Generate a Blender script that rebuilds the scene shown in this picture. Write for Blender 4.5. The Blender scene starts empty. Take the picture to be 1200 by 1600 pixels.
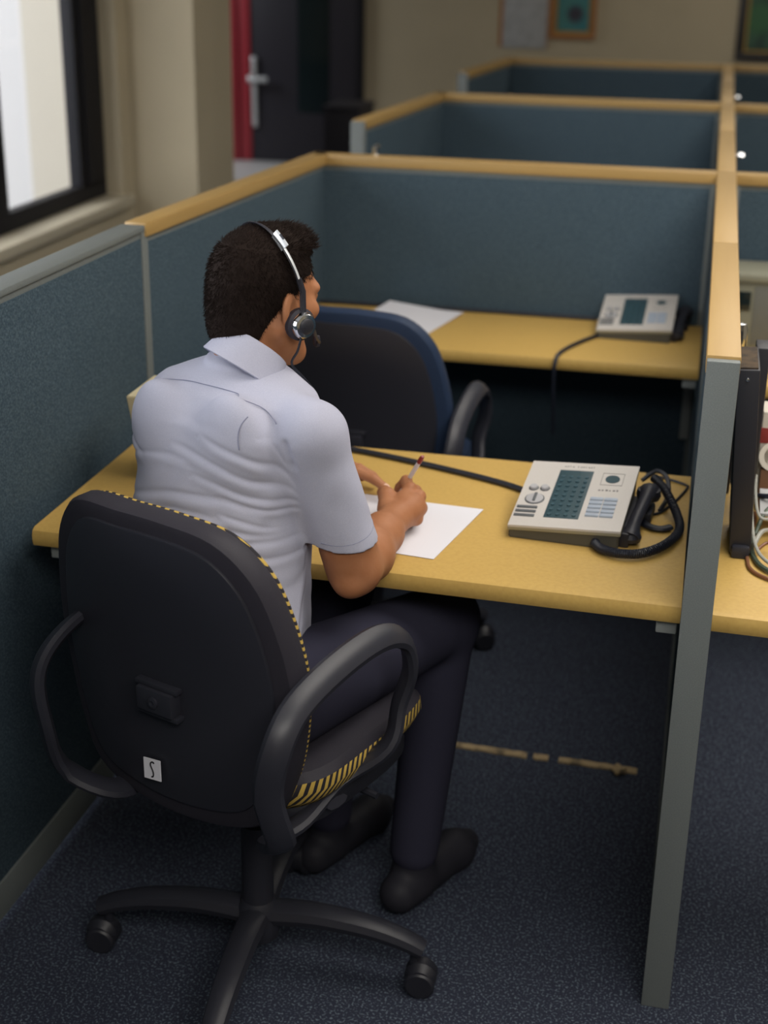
import bpy, bmesh, math, random
import numpy as np
from mathutils import Vector, Matrix
import openvdb

random.seed(7)
RNG = np.random.default_rng(7)
S = bpy.context.scene
COL = S.collection
R = math.radians

# ------------------------------------------------------------------ camera
cam_d = bpy.data.cameras.new('camera')
cam = bpy.data.objects.new('camera', cam_d)
COL.objects.link(cam)
_r = (0.97548102, 0.21951987, 0.0157416)
_u = (-0.09569836, 0.35866975, 0.92854609)
_f = (-0.19818828, 0.90728553, -0.37088322)
_c = (-0.02600353, -1.98961662, 1.66358404)
cam.matrix_world = Matrix(((_r[0], _u[0], -_f[0], _c[0]), (_r[1], _u[1], -_f[1], _c[1]),
                           (_r[2], _u[2], -_f[2], _c[2]), (0, 0, 0, 1)))
cam_d.sensor_fit = 'VERTICAL'
cam_d.sensor_height = 36.0
cam_d.sensor_width = 27.0
cam_d.lens = 36.0 * 2235.45 / 1600.0
cam_d.clip_start = 0.05
cam_d.clip_end = 60
cam_d.dof.use_dof = True
cam_d.dof.focus_distance = 2.12
cam_d.dof.aperture_fstop = 3.0
S.camera = cam

# ------------------------------------------------------------------ view, sky, lights
S.view_settings.view_transform = 'Standard'
S.view_settings.look = 'None'
S.view_settings.exposure = 0.25
S.view_settings.gamma = 1.0
S.view_settings.use_curve_mapping = False
W_ = bpy.data.worlds.new('daylight')
S.world = W_
W_.use_nodes = True
_bg = W_.node_tree.nodes['Background']
_bg.inputs['Color'].default_value = (0.95, 0.97, 1.0, 1)
_bg.inputs['Strength'].default_value = 3.3


def area(name, loc, target, size, size_y, power, color, spread=180):
    l = bpy.data.lights.new(name, 'AREA')
    l.shape = 'RECTANGLE'
    l.size, l.size_y = size, size_y
    l.energy = power
    l.color = color
    l.spread = R(spread)
    o = bpy.data.objects.new(name, l)
    COL.objects.link(o)
    o.location = loc
    d = Vector(target) - Vector(loc)
    o.rotation_euler = d.to_track_quat('-Z', 'Y').to_euler()
    return o


# fluorescent fittings on the ceiling
area('ceiling_light_near', (0.55, 0.45, 2.54), (0.35, 0.45, 0), 2.0, 1.4, 36, (1.0, 0.94, 0.86))
area('ceiling_light_rear', (0.5, -2.0, 2.54), (0.2, -1.3, 0), 2.0, 1.2, 56, (1.0, 0.95, 0.88))
area('ceiling_light_middle', (0.5, 2.9, 2.54), (0.4, 2.9, 0), 2.0, 1.2, 17, (1.0, 0.94, 0.85))
area('ceiling_light_far', (0.7, 6.3, 2.54), (0.7, 6.6, 0), 2.0, 1.0, 17, (1.0, 0.92, 0.80))
# daylight through the near window of the left wall; then an added fill lamp that brightens the pale step
area('window_daylight', (-2.75, -0.75, 1.5), (-0.9, 1.0, 1.0), 2.4, 1.5, 30, (0.92, 0.95, 1.0))
area('step_fill_light', (-5.04, 7.3, 1.7), (-3.4, 7.8, 0.2), 0.9, 1.2, 34, (0.92, 0.96, 1.0))


# ------------------------------------------------------------------ materials
def lin(c):
    c = c / 255.0
    return c / 12.92 if c <= 0.04045 else ((c + 0.055) / 1.055) ** 2.4


def srgb(r, g, b):
    return (lin(r), lin(g), lin(b), 1)


MATS = {}


def mat(name, col, rough=0.6, metal=0.0, spec=0.5, noise=None, bump=None, sheen=0.0, coat=0.0, sss=0.0):
    """noise = (scale, amount, colour2) mottles the colour; bump = (scale, strength, distance)."""
    m = bpy.data.materials.new(name)
    m.use_nodes = True
    nt = m.node_tree
    b = nt.nodes['Principled BSDF']
    b.inputs['Base Color'].default_value = col
    b.inputs['Roughness'].default_value = rough
    b.inputs['Metallic'].default_value = metal
    b.inputs['Specular IOR Level'].default_value = spec
    if sheen:
        b.inputs['Sheen Weight'].default_value = sheen
    if coat:
        b.inputs['Coat Weight'].default_value = coat
    if sss:
        b.inputs['Subsurface Weight'].default_value = sss
        b.inputs['Subsurface Radius'].default_value = (0.012, 0.005, 0.003)
        b.inputs['Subsurface Scale'].default_value = 0.6
    tc = nt.nodes.new('ShaderNodeTexCoord')
    if noise:
        sc, lo, hi, c2 = noise
        n = nt.nodes.new('ShaderNodeTexNoise')
        n.inputs['Scale'].default_value = sc
        n.inputs['Detail'].default_value = 4
        nt.links.new(tc.outputs['Object'], n.inputs['Vector'])
        mr = nt.nodes.new('ShaderNodeMapRange')
        mr.inputs['From Min'].default_value = lo
        mr.inputs['From Max'].default_value = hi
        nt.links.new(n.outputs['Fac'], mr.inputs['Value'])
        mx = nt.nodes.new('ShaderNodeMix')
        mx.data_type = 'RGBA'
        mx.inputs['A'].default_value = col
        mx.inputs['B'].default_value = c2
        nt.links.new(mr.outputs['Result'], mx.inputs['Factor'])
        nt.links.new(mx.outputs['Result'], b.inputs['Base Color'])
    if bump:
        sc, st, dist = bump
        n2 = nt.nodes.new('ShaderNodeTexNoise')
        n2.inputs['Scale'].default_value = sc
        n2.inputs['Detail'].default_value = 3
        nt.links.new(tc.outputs['Object'], n2.inputs['Vector'])
        bp = nt.nodes.new('ShaderNodeBump')
        bp.inputs['Strength'].default_value = st
        bp.inputs['Distance'].default_value = dist
        nt.links.new(n2.outputs['Fac'], bp.inputs['Height'])
        nt.links.new(bp.outputs['Normal'], b.inputs['Normal'])
    MATS[name] = m
    return m


def wood_mat(name, c1, c2, rough, axis):
    m = mat(name, c1, rough)
    nt = m.node_tree
    b = nt.nodes['Principled BSDF']
    tc = nt.nodes.new('ShaderNodeTexCoord')
    mp = nt.nodes.new('ShaderNodeMapping')
    sc = [60, 60, 60]
    sc[axis] = 3.0
    mp.inputs['Scale'].default_value = sc
    n = nt.nodes.new('ShaderNodeTexNoise')
    n.inputs['Scale'].default_value = 1.0
    n.inputs['Detail'].default_value = 5
    mx = nt.nodes.new('ShaderNodeMix')
    mx.data_type = 'RGBA'
    mx.inputs['A'].default_value = c1
    mx.inputs['B'].default_value = c2
    nt.links.new(tc.outputs['Object'], mp.inputs['Vector'])
    nt.links.new(mp.outputs['Vector'], n.inputs['Vector'])
    nt.links.new(n.outputs['Fac'], mx.inputs['Factor'])
    nt.links.new(mx.outputs['Result'], b.inputs['Base Color'])
    return m


def stripe_mat(name, c_dark, c_light, direction, period, duty, rough=0.85):
    """woven diagonal stripes across the vector «direction» in object space"""
    m = mat(name, c_dark, rough)
    nt = m.node_tree
    b = nt.nodes['Principled BSDF']
    tc = nt.nodes.new('ShaderNodeTexCoord')
    dp = nt.nodes.new('ShaderNodeVectorMath')
    dp.operation = 'DOT_PRODUCT'
    dp.inputs[1].default_value = direction
    nt.links.new(tc.outputs['Object'], dp.inputs[0])
    mu = nt.nodes.new('ShaderNodeMath')
    mu.operation = 'MULTIPLY'
    mu.inputs[1].default_value = 1.0 / period
    nt.links.new(dp.outputs['Value'], mu.inputs[0])
    fr = nt.nodes.new('ShaderNodeMath')
    fr.operation = 'FRACT'
    nt.links.new(mu.outputs[0], fr.inputs[0])
    lt = nt.nodes.new('ShaderNodeMath')
    lt.operation = 'LESS_THAN'
    lt.inputs[1].default_value = duty
    nt.links.new(fr.outputs[0], lt.inputs[0])
    mx = nt.nodes.new('ShaderNodeMix')
    mx.data_type = 'RGBA'
    mx.inputs['A'].default_value = c_dark
    mx.inputs['B'].default_value = c_light
    nt.links.new(lt.outputs[0], mx.inputs['Factor'])
    nt.links.new(mx.outputs['Result'], b.inputs['Base Color'])
    return m


mat('carpet', (0.034, 0.039, 0.062, 1), 0.95, noise=(230, 0.53, 0.66, (0.15, 0.19, 0.23, 1)), bump=(300, 0.6, 0.004), spec=0.1)
mat('vinyl', (0.62, 0.62, 0.64, 1), 0.5)
mat('wall_paint', (0.47, 0.405, 0.285, 1), 0.85, bump=(90, 0.15, 0.002), noise=(3, 0.3, 0.8, (0.43, 0.37, 0.26, 1)))
mat('ceiling_paint', (0.75, 0.74, 0.70, 1), 0.9)
mat('fabric', (0.042, 0.067, 0.090, 1), 0.95, spec=0.1, noise=(260, 0.42, 0.66, (0.088, 0.128, 0.158, 1)), bump=(300, 0.5, 0.002))
mat('grey_metal', (0.155, 0.175, 0.175, 1), 0.5, spec=0.35, noise=(500, 0.4, 0.7, (0.185, 0.205, 0.20, 1)))
mat('bracket_metal', (0.25, 0.27, 0.26, 1), 0.5)
wood_mat('oak_cap_long', (0.455, 0.30, 0.112, 1), (0.37, 0.23, 0.075, 1), 0.42, 1)
wood_mat('oak_cap_cross', (0.455, 0.30, 0.112, 1), (0.37, 0.23, 0.075, 1), 0.42, 0)
mat('laminate', (0.57, 0.375, 0.110, 1), 0.40, spec=0.35, noise=(140, 0.35, 0.75, (0.52, 0.335, 0.095, 1)))
mat('black_plastic', (0.020, 0.021, 0.029, 1), 0.45)
mat('black_satin', (0.027, 0.028, 0.038, 1), 0.40, spec=0.4)
mat('black_cloth', (0.029, 0.027, 0.037, 1), 0.6, spec=0.3, bump=(500, 0.3, 0.001))
mat('navy_cloth', (0.018, 0.034, 0.075, 1), 0.6, spec=0.3)
mat('blue_cloth', (0.018, 0.065, 0.17, 1), 0.8, sheen=0.3)
stripe_mat('striped_seat_cloth', (0.016, 0.014, 0.02, 1), (0.56, 0.38, 0.075, 1), (0.1, 1.0, -0.42), 0.0125, 0.52)
stripe_mat('striped_back_cloth', (0.016, 0.014, 0.02, 1), (0.50, 0.34, 0.07, 1), (0.6, 0.3, 1.0), 0.0095, 0.5)
mat('satin_nickel', (0.72, 0.75, 0.78, 1), 0.4, metal=0.35)
mat('chrome', (0.75, 0.77, 0.8, 1), 0.12, metal=1)
mat('dull_steel', (0.42, 0.45, 0.48, 1), 0.32, metal=1)
mat('shirt_cloth', (0.42, 0.43, 0.54, 1), 0.9, spec=0.15, noise=(700, 0.35, 0.7, (0.47, 0.48, 0.585, 1)), bump=(900, 0.25, 0.0006))
mat('shirt_seam', (0.25, 0.265, 0.37, 1), 0.9)
mat('skin', (0.40, 0.175, 0.085, 1), 0.55, spec=0.3, noise=(40, 0.35, 0.75, (0.35, 0.14, 0.062, 1)), bump=(220, 0.25, 0.0008))
mat('nail', (0.62, 0.36, 0.25, 1), 0.35)
mat('hair', (0.018, 0.012, 0.010, 1), 0.8, spec=0.08)
mat('eye_white', (0.8, 0.78, 0.75, 1), 0.2)
mat('iris', (0.05, 0.025, 0.012, 1), 0.2)
mat('trouser_cloth', (0.034, 0.034, 0.056, 1), 0.95, spec=0.1)
mat('shoe_leather', (0.024, 0.024, 0.032, 1), 0.6, spec=0.2)
mat('paper', (0.74, 0.74, 0.80, 1), 0.8)
mat('ink', (0.01, 0.01, 0.014, 1), 0.7)
mat('pen_white', (0.72, 0.70, 0.74, 1), 0.35)
mat('pen_red', (0.24, 0.022, 0.02, 1), 0.35)
mat('phone_plate', (0.56, 0.53, 0.50, 1), 0.42, spec=0.4, noise=(800, 0.4, 0.7, (0.60, 0.575, 0.55, 1)))
mat('phone_edge', (0.27, 0.25, 0.17, 1), 0.5)
mat('phone_base', (0.075, 0.072, 0.058, 1), 0.5)
mat('keypad_teal', (0.030, 0.068, 0.085, 1), 0.4)
mat('key_teal', (0.050, 0.10, 0.125, 1), 0.3)
mat('key_blue', (0.40, 0.46, 0.55, 1), 0.35)
mat('key_dark_grey', (0.10, 0.11, 0.12, 1), 0.5)  # dark grey of the knob and dial rings, dial grip and line keys
mat('dial_grey', (0.42, 0.42, 0.44, 1), 0.35)
mat('print_grey', (0.20, 0.19, 0.19, 1), 0.7)
mat('cable_black', (0.012, 0.015, 0.026, 1), 0.42)
mat('red_paint', (0.36, 0.030, 0.045, 1), 0.45)
mat('door_black', (0.022, 0.020, 0.030, 1), 0.5)
mat('door_glass', (0.012, 0.02, 0.022, 1), 0.08)
mat('frame_black', (0.012, 0.012, 0.015, 1), 0.6, spec=0.2)
mat('sill_paint', (0.50, 0.45, 0.34, 1), 0.5)
mat('exterior_wall', (0.40, 0.375, 0.325, 1), 0.9)
mat('exterior_white', (0.47, 0.465, 0.47, 1), 0.9)
mat('picture_wood', (0.36, 0.15, 0.045, 1), 0.5)
mat('dark_frame', (0.018, 0.016, 0.016, 1), 0.5)
mat('notice_paper', (0.42, 0.43, 0.44, 1), 0.8, noise=(14, 0.4, 0.7, (0.34, 0.345, 0.35, 1)))
mat('beige_plastic', (0.25, 0.25, 0.19, 1), 0.5)
mat('beige_dark', (0.16, 0.165, 0.15, 1), 0.5)
mat('carton_white', (0.62, 0.58, 0.50, 1), 0.7)
mat('carton_red', (0.28, 0.035, 0.03, 1), 0.7)
mat('carton_cream', (0.62, 0.55, 0.36, 1), 0.7)
mat('carton_brown', (0.20, 0.10, 0.05, 1), 0.7)
mat('dust_brown', (0.075, 0.05, 0.028, 1), 0.9, noise=(60, 0.4, 0.65, (0.035, 0.025, 0.018, 1)))
mat('wire_grey', (0.34, 0.345, 0.31, 1), 0.45)
mat('wire_brown', (0.20, 0.085, 0.04, 1), 0.45)
mat('wire_green', (0.06, 0.085, 0.06, 1), 0.45)
mat('trunking', (0.44, 0.33, 0.18, 1), 0.7, noise=(24, 0.50, 0.66, (0.13, 0.10, 0.06, 1)))
mat('cabinet_black', (0.020, 0.019, 0.028, 1), 0.6)


def picture_mat(name, base, blob, blob_at, blob_size, second=None):
    m = mat(name, base, 0.55)
    nt = m.node_tree
    b = nt.nodes['Principled BSDF']
    tc = nt.nodes.new('ShaderNodeTexCoord')
    n = nt.nodes.new('ShaderNodeTexNoise')
    n.inputs['Scale'].default_value = 9
    nt.links.new(tc.outputs['Object'], n.inputs['Vector'])
    mx0 = nt.nodes.new('ShaderNodeMix')
    mx0.data_type = 'RGBA'
    mx0.inputs['A'].default_value = base
    mx0.inputs['B'].default_value = second or base
    cr = nt.nodes.new('ShaderNodeMapRange')
    cr.inputs['From Min'].default_value = 0.4
    cr.inputs['From Max'].default_value = 0.6
    nt.links.new(n.outputs['Fac'], cr.inputs['Value'])
    nt.links.new(cr.outputs['Result'], mx0.inputs['Factor'])
    ds = nt.nodes.new('ShaderNodeVectorMath')
    ds.operation = 'DISTANCE'
    ds.inputs[1].default_value = blob_at
    nt.links.new(tc.outputs['Object'], ds.inputs[0])
    m2 = nt.nodes.new('ShaderNodeMapRange')
    m2.inputs['From Min'].default_value = blob_size * 0.7
    m2.inputs['From Max'].default_value = blob_size * 1.3
    nt.links.new(ds.outputs['Value'], m2.inputs['Value'])
    mx = nt.nodes.new('ShaderNodeMix')
    mx.data_type = 'RGBA'
    mx.inputs['A'].default_value = blob
    nt.links.new(mx0.outputs['Result'], mx.inputs['B'])
    nt.links.new(m2.outputs['Result'], mx.inputs['Factor'])
    nt.links.new(mx.outputs['Result'], b.inputs['Base Color'])
    return m


def glass_mat():
    m = bpy.data.materials.new('window_glass')
    m.use_nodes = True
    nt = m.node_tree
    for n in list(nt.nodes):
        nt.nodes.remove(n)
    out = nt.nodes.new('ShaderNodeOutputMaterial')
    t = nt.nodes.new('ShaderNodeBsdfTransparent')
    g = nt.nodes.new('ShaderNodeBsdfGlossy')
    g.inputs['Roughness'].default_value = 0.02
    f = nt.nodes.new('ShaderNodeFresnel')
    f.inputs['IOR'].default_value = 1.45
    mx = nt.nodes.new('ShaderNodeMixShader')
    ge = nt.nodes.new('ShaderNodeNewGeometry')
    iv = nt.nodes.new('ShaderNodeMath')
    iv.operation = 'SUBTRACT'
    iv.inputs[0].default_value = 1.0
    nt.links.new(ge.outputs['Backfacing'], iv.inputs[1])
    ml = nt.nodes.new('ShaderNodeMath')
    ml.operation = 'MULTIPLY'
    nt.links.new(f.outputs[0], ml.inputs[0])
    nt.links.new(iv.outputs[0], ml.inputs[1])
    nt.links.new(ml.outputs[0], mx.inputs[0])
    nt.links.new(t.outputs[0], mx.inputs[1])
    nt.links.new(g.outputs[0], mx.inputs[2])
    nt.links.new(mx.outputs[0], out.inputs['Surface'])
    MATS['window_glass'] = m


glass_mat()


# ------------------------------------------------------------------ mesh helpers
class MB:
    """collects shapes, then links them as ONE mesh object"""

    def __init__(self):
        self.bm = bmesh.new()
        self.slot = 0

    def _tag(self, faces):
        for f in faces:
            f.material_index = self.slot

    def box(self, lo, hi, bev=0.0, seg=2, mtx=None):
        bm = bmesh.new()
        v = [bm.verts.new((x, y, z)) for z in (lo[2], hi[2]) for y in (lo[1], hi[1]) for x in (lo[0], hi[0])]
        for q in ((0, 2, 3, 1), (4, 5, 7, 6), (0, 1, 5, 4), (2, 6, 7, 3), (0, 4, 6, 2), (1, 3, 7, 5)):
            bm.faces.new([v[i] for i in q])
        if bev:
            bmesh.ops.bevel(bm, geom=list(bm.edges), offset=bev, segments=seg, affect='EDGES', profile=0.6)
        return self.join(bm, mtx)

    def prism(self, pts, z0, z1, bev=0.0, seg=2, mtx=None, axis='z'):
        """outline «pts» (2D) extruded between z0 and z1 along an axis"""
        bm = bmesh.new()

        def P(p, z):
            return {'z': (p[0], p[1], z), 'y': (p[0], z, p[1]), 'x': (z, p[0], p[1])}[axis]
        a = [bm.verts.new(P(p, z0)) for p in pts]
        b = [bm.verts.new(P(p, z1)) for p in pts]
        n = len(pts)
        fa = bm.faces.new(a[::-1])
        fb = bm.faces.new(b)
        for i in range(n):
            bm.faces.new((a[i], a[(i + 1) % n], b[(i + 1) % n], b[i]))
        bmesh.ops.recalc_face_normals(bm, faces=list(bm.faces))
        if bev:
            es = list(fa.edges) + list(fb.edges)
            bmesh.ops.bevel(bm, geom=es, offset=bev, segments=seg, affect='EDGES', profile=0.6)
        return self.join(bm, mtx)

    def tube(self, pts, rad, n=8, closed=False, flat=None, cap=True):
        """round tube along a polyline; rad = number or list; flat=(sx, sy) squashes the section"""
        P = [Vector(p) for p in pts]
        m = len(P)
        rads = rad if isinstance(rad, (list, tuple)) else [rad] * m
        sx, sy = flat or (1, 1)
        bm = bmesh.new()
        up = None
        rings = []
        for i in range(m):
            if closed:
                t = (P[(i + 1) % m] - P[i - 1])
            else:
                t = P[min(i + 1, m - 1)] - P[max(i - 1, 0)]
            t.normalize()
            if up is None:
                up = Vector((0, 0, 1)) if abs(t.z) < 0.9 else Vector((0, 1, 0))
            up = (up - t * up.dot(t))
            up.normalize()
            s = t.cross(up)
            rings.append([bm.verts.new(P[i] + (s * math.cos(k * 2 * math.pi / n) * sx + up * math.sin(k * 2 * math.pi / n) * sy) * rads[i]) for k in range(n)])
        for i in range(m if closed else m - 1):
            a, b = rings[i], rings[(i + 1) % m]
            for k in range(n):
                bm.faces.new((a[k], a[(k + 1) % n], b[(k + 1) % n], b[k]))
        if cap and not closed:
            bm.faces.new(rings[0][::-1])
            bm.faces.new(rings[-1])
        bmesh.ops.recalc_face_normals(bm, faces=list(bm.faces))
        return self.join(bm)

    def lathe(self, prof, n=24, mtx=None):
        """profile of (radius, z) turned about z"""
        bm = bmesh.new()
        rings = []
        for r, z in prof:
            if r < 1e-6:
                rings.append([bm.verts.new((0, 0, z))])
            else:
                rings.append([bm.verts.new((r * math.cos(k * 2 * math.pi / n), r * math.sin(k * 2 * math.pi / n), z)) for k in range(n)])
        for a, b in zip(rings, rings[1:]):
            for k in range(n):
                k2 = (k + 1) % n
                if len(a) == 1 and len(b) > 1:
                    bm.faces.new((a[0], b[k], b[k2]))
                elif len(b) == 1 and len(a) > 1:
                    bm.faces.new((a[k], a[k2], b[0]))
                elif len(a) > 1:
                    bm.faces.new((a[k], a[k2], b[k2], b[k]))
        for rr in (rings[0], rings[-1]):
            if len(rr) > 1:
                bm.faces.new(rr)
        bmesh.ops.recalc_face_normals(bm, faces=list(bm.faces))
        return self.join(bm, mtx)

    def join(self, bm, mtx=None):
        if mtx is not None:
            bmesh.ops.transform(bm, matrix=mtx, verts=list(bm.verts))
        mp = {}
        for v in bm.verts:
            mp[v] = self.bm.verts.new(v.co)
        for f in bm.faces:
            try:
                g = self.bm.faces.new([mp[v] for v in f.verts])
                g.material_index = self.slot
                g.smooth = True
            except ValueError:
                pass
        bm.free()
        return self


def link_mesh(name, me, parent, loc=(0, 0, 0)):
    o = bpy.data.objects.new(name, me)
    COL.objects.link(o)
    if parent is not None:
        o.parent = parent
    o.location = loc
    return o


def obj(name, mb, mats, parent=None, origin=None, smooth=35):
    """links the collected shapes as one mesh object; «origin» moves the mesh's zero to that world point"""
    if origin is not None:
        bmesh.ops.translate(mb.bm, vec=-Vector(origin), verts=list(mb.bm.verts))
    me = bpy.data.meshes.new(name)
    mb.bm.to_mesh(me)
    mb.bm.free()
    for m in ([mats] if isinstance(mats, str) else mats):
        me.materials.append(MATS[m])
    if smooth:
        me.set_sharp_from_angle(angle=R(smooth))
    return link_mesh(name, me, parent, (0, 0, 0) if parent is not None or origin is None else origin)


def thing(name, label, cat, loc=(0, 0, 0), rz=0.0, group=None):
    o = bpy.data.objects.new(name, None)
    COL.objects.link(o)
    o.empty_display_size = 0.05
    o.location = loc
    o.rotation_euler = (0, 0, rz)
    return tag(o, label, cat, group)


def tag(o, label, cat, group=None):
    o['label'] = label
    o['category'] = cat
    if group:
        o['group'] = group
    return o


def struct(name, mb, m, parent=None, label=None):
    o = obj(name, mb, m, parent)
    if parent is None:
        o['kind'] = 'structure'
        if label:
            o['label'] = label
    return o


def dup(root, loc, rz, label, group=None, swap=None):
    """a copy of a thing with copies of its parts and sub-parts (mesh data shared unless a material is swapped)"""
    def cp(o, parent):
        c = o.copy()
        COL.objects.link(c)
        if parent is not None:
            c.parent = parent
        if swap and o.type == 'MESH' and any(s.name in swap for s in o.data.materials):
            c.data = o.data.copy()
            for i, s in enumerate(c.data.materials):
                if s.name in swap:
                    c.data.materials[i] = MATS[swap[s.name]]
        for ch in list(o.children):
            cp(ch, c)
        return c
    r = cp(root, None)
    r.location = loc
    r.rotation_euler = (0, 0, rz)
    r['label'] = label
    if group:
        r['group'] = group
    return r


def smooth_path(pts, n=8, closed=False):
    """Catmull-Rom through the points"""
    P = [Vector(p) for p in pts]
    m = len(P)
    out = []
    for i in range(m if closed else m - 1):
        if closed:
            a, b, c, d = P[i - 1], P[i], P[(i + 1) % m], P[(i + 2) % m]
        else:
            a, b, c, d = P[max(i - 1, 0)], P[i], P[i + 1], P[min(i + 2, m - 1)]
        for k in range(n):
            t = k / n
            out.append(0.5 * ((2 * b) + (c - a) * t + (2 * a - 5 * b + 4 * c - d) * t * t + (3 * b - 3 * c + d - a) * t ** 3))
    if not closed:
        out.append(P[-1])
    return out


def rounded(outline, n=6):
    return [(p.x, p.y) for p in smooth_path([(a, b, 0) for a, b in outline], n, True)]

# ------------------------------------------------------------------ the room
HP = 1.129          # top of the partitions
DT = 0.73           # desk height
YB = 8.3            # back wall
XL = -2.3           # window wall
H = 2.6
struct('floor', MB().box((-5.2, -4.6, -0.1), (3.6, YB + 0.1, 0)), 'carpet')
struct('floor.001', MB().box((-5.2, 7.35, 0), (-1.9, YB, 0.145), 0.006), 'vinyl', None, 'pale step in front of the red framed door')
struct('ceiling', MB().box((-2.5, -4.6, H), (3.6, YB + 0.1, H + 0.1)).box((-5.2, 3.9, H), (-2.5, YB + 0.1, H + 0.1)), 'ceiling_paint')
struct('wall_back', MB().box((-5.2, YB, 0), (3.6, YB + 0.1, H)), 'wall_paint')
struct('wall_right', MB().box((3.5, -4.6, 0), (3.6, YB, H)), 'wall_paint')
struct('wall_front', MB().box((-2.5, -4.6, 0), (3.6, -4.5, H)), 'wall_paint')
struct('wall_side', MB().box((-5.2, 3.9, 0), (-5.1, YB, H)), 'wall_paint')
# window wall with two openings, then the pier and the return into the deeper end of the room
SILL, HEAD, W0, W1 = 0.69, 2.2, 1.75, 3.437
V0, V1 = -2.1, 0.6
mb = MB()
for lo, hi in (((XL - 0.2, -4.6, 0), (XL, V0, H)), ((XL - 0.2, V1, 0), (XL, W0, H)), ((XL - 0.2, W1, 0), (XL, 4.01, H)),
               ((XL - 0.2, V0, 0), (XL, V1, SILL)), ((XL - 0.2, V0, HEAD), (XL, V1, H)),
               ((XL - 0.2, W0, 0), (XL, W1, SILL)), ((XL - 0.2, W0, HEAD), (XL, W1, H)),
               ((XL - 0.01, 3.55, 0), (-2.026, 4.01, H)), ((-5.2, 3.9, 0), (XL - 0.2, 4.01, H))):
    mb.box(lo, hi)
struct('wall_left', mb, 'wall_paint')


def window(name, y0, y1, stile, panes):
    """sliding window in a wide black frame, recessed in the wall"""
    xf = XL - 0.07
    m = MB()
    m.box((xf - 0.05, y0, SILL), (xf, y1, SILL + 0.075), 0.004)
    m.box((xf - 0.05, y0, HEAD - 0.06), (xf, y1, HEAD), 0.004)
    m.box((xf - 0.05, y1 - stile, SILL + 0.06), (xf, y1, HEAD - 0.05), 0.004)
    m.box((xf - 0.05, y0, SILL + 0.06), (xf, y0 + 0.09, HEAD - 0.05), 0.004)
    m.box((xf - 0.03, y1 - stile + 0.05, SILL + 0.075), (xf + 0.012, y1 - 0.05, HEAD - 0.06), 0.004)
    for a, b in zip(panes, panes[1:]):
        m.box((xf - 0.05, a[1], SILL + 0.06), (xf - 0.005, b[0], HEAD - 0.05), 0.003)
    w = struct(name, m, 'frame_black')
    for a, b in panes:
        obj('pane', MB().box((xf - 0.032, a - 0.005, SILL + 0.07), (xf - 0.026, b + 0.005, HEAD - 0.055)), 'window_glass', w)
    obj('window_sill', MB().box((xf - 0.02, y0 - 0.02, SILL - 0.03), (XL + 0.04, y1 + 0.03, SILL + 0.012), 0.006), 'sill_paint', w)


window('window_1', W0, W1, 0.237, ((W0 + 0.09, 2.50), (2.60, 3.20)))
window('window_2', V0, V1, 0.09, ((V0 + 0.09, -0.8), (-0.7, V1 - 0.09)))
m = MB()
for lo, hi in (((-5.1, 6.78, 1.02), (-5.05, 7.82, 1.10)), ((-5.1, 6.78, 2.30), (-5.05, 7.82, 2.38)), ((-5.1, 6.78, 1.02), (-5.05, 6.85, 2.38)), ((-5.1, 7.75, 1.02), (-5.05, 7.82, 2.38))):
    m.box(lo, hi, 0.003)
struct('fill_light_frame', m, 'frame_black')  # frame added on the solid side wall, round the unseen fill lamp
# what stands outside the window
struct('exterior_wall', MB().box((-5.2, 3.84, -0.2), (-2.87, 3.90, 3.2)), 'exterior_white', None, 'pale sunlit wall outside the window')
struct('exterior_column', MB().box((-2.87, 3.80, -0.2), (-2.5, 3.90, 3.2)), 'exterior_wall', None, 'cream wall edge outside the window')

# door in the back wall: red frame, black leaf with glass, long handle plate
ZS = 0.145
m = MB()
m.box((-3.47, YB - 0.05, ZS), (-3.397, YB + 0.02, 2.2), 0.006)
m.box((-3.47, YB - 0.05, 2.13), (-2.45, YB + 0.02, 2.2), 0.006)
door = struct('door_1', m, 'red_paint')
obj('door_jamb', MB().box((-2.52, YB - 0.05, ZS), (-2.47, YB + 0.02, 2.13), 0.006), 'frame_black', door)
obj('door_stop', MB().box((-3.397, YB - 0.02, ZS), (-3.38, YB + 0.02, 2.13)), 'frame_black', door)
m = MB().box((-3.38, YB - 0.045, ZS + 0.005), (-3.30, YB, 2.13), 0.005)
obj('door_stile', m, 'red_paint', door)
m = MB().box((-3.30, YB - 0.035, ZS + 0.005), (-2.52, YB, 2.13), 0.004)
leaf = obj('door_leaf', m, 'door_black', door)
obj('glass', MB().box((-2.95, YB - 0.041, 0.5), (-2.72, YB - 0.034, 1.9), 0.002), 'door_glass', leaf)
m = MB().tube([(-3.27, YB - 0.052, 0.405), (-3.272, YB - 0.056, 0.85)], [0.017, 0.017], 10, flat=(1, 0.5))
m.lathe([(0, -0.022), (0.016, -0.016), (0.022, 0), (0.016, 0.016), (0, 0.022)], 12, Matrix.Translation((-3.272, YB - 0.05, 0.862)))
m.lathe([(0, -0.02), (0.016, -0.014), (0.02, 0), (0.016, 0.014), (0, 0.02)], 12, Matrix.Translation((-3.268, YB - 0.05, 0.41)))
obj('handle_plate', m, 'satin_nickel', door)
m = MB().tube(smooth_path([(-3.30, YB - 0.085, 0.727), (-3.262, YB - 0.09, 0.727), (-3.22, YB - 0.09, 0.727), (-3.165, YB - 0.085, 0.727)]), [0.026] * 8 + [0.018] * 8 + [0.02] * 9, 10)
m.tube([(-3.268, YB - 0.03, 0.727), (-3.268, YB - 0.09, 0.727)], 0.014, 10)
obj('door_handle', m, 'satin_nickel', door)

# ------------------------------------------------------------------ office partitions
CAP = 0.028


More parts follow.
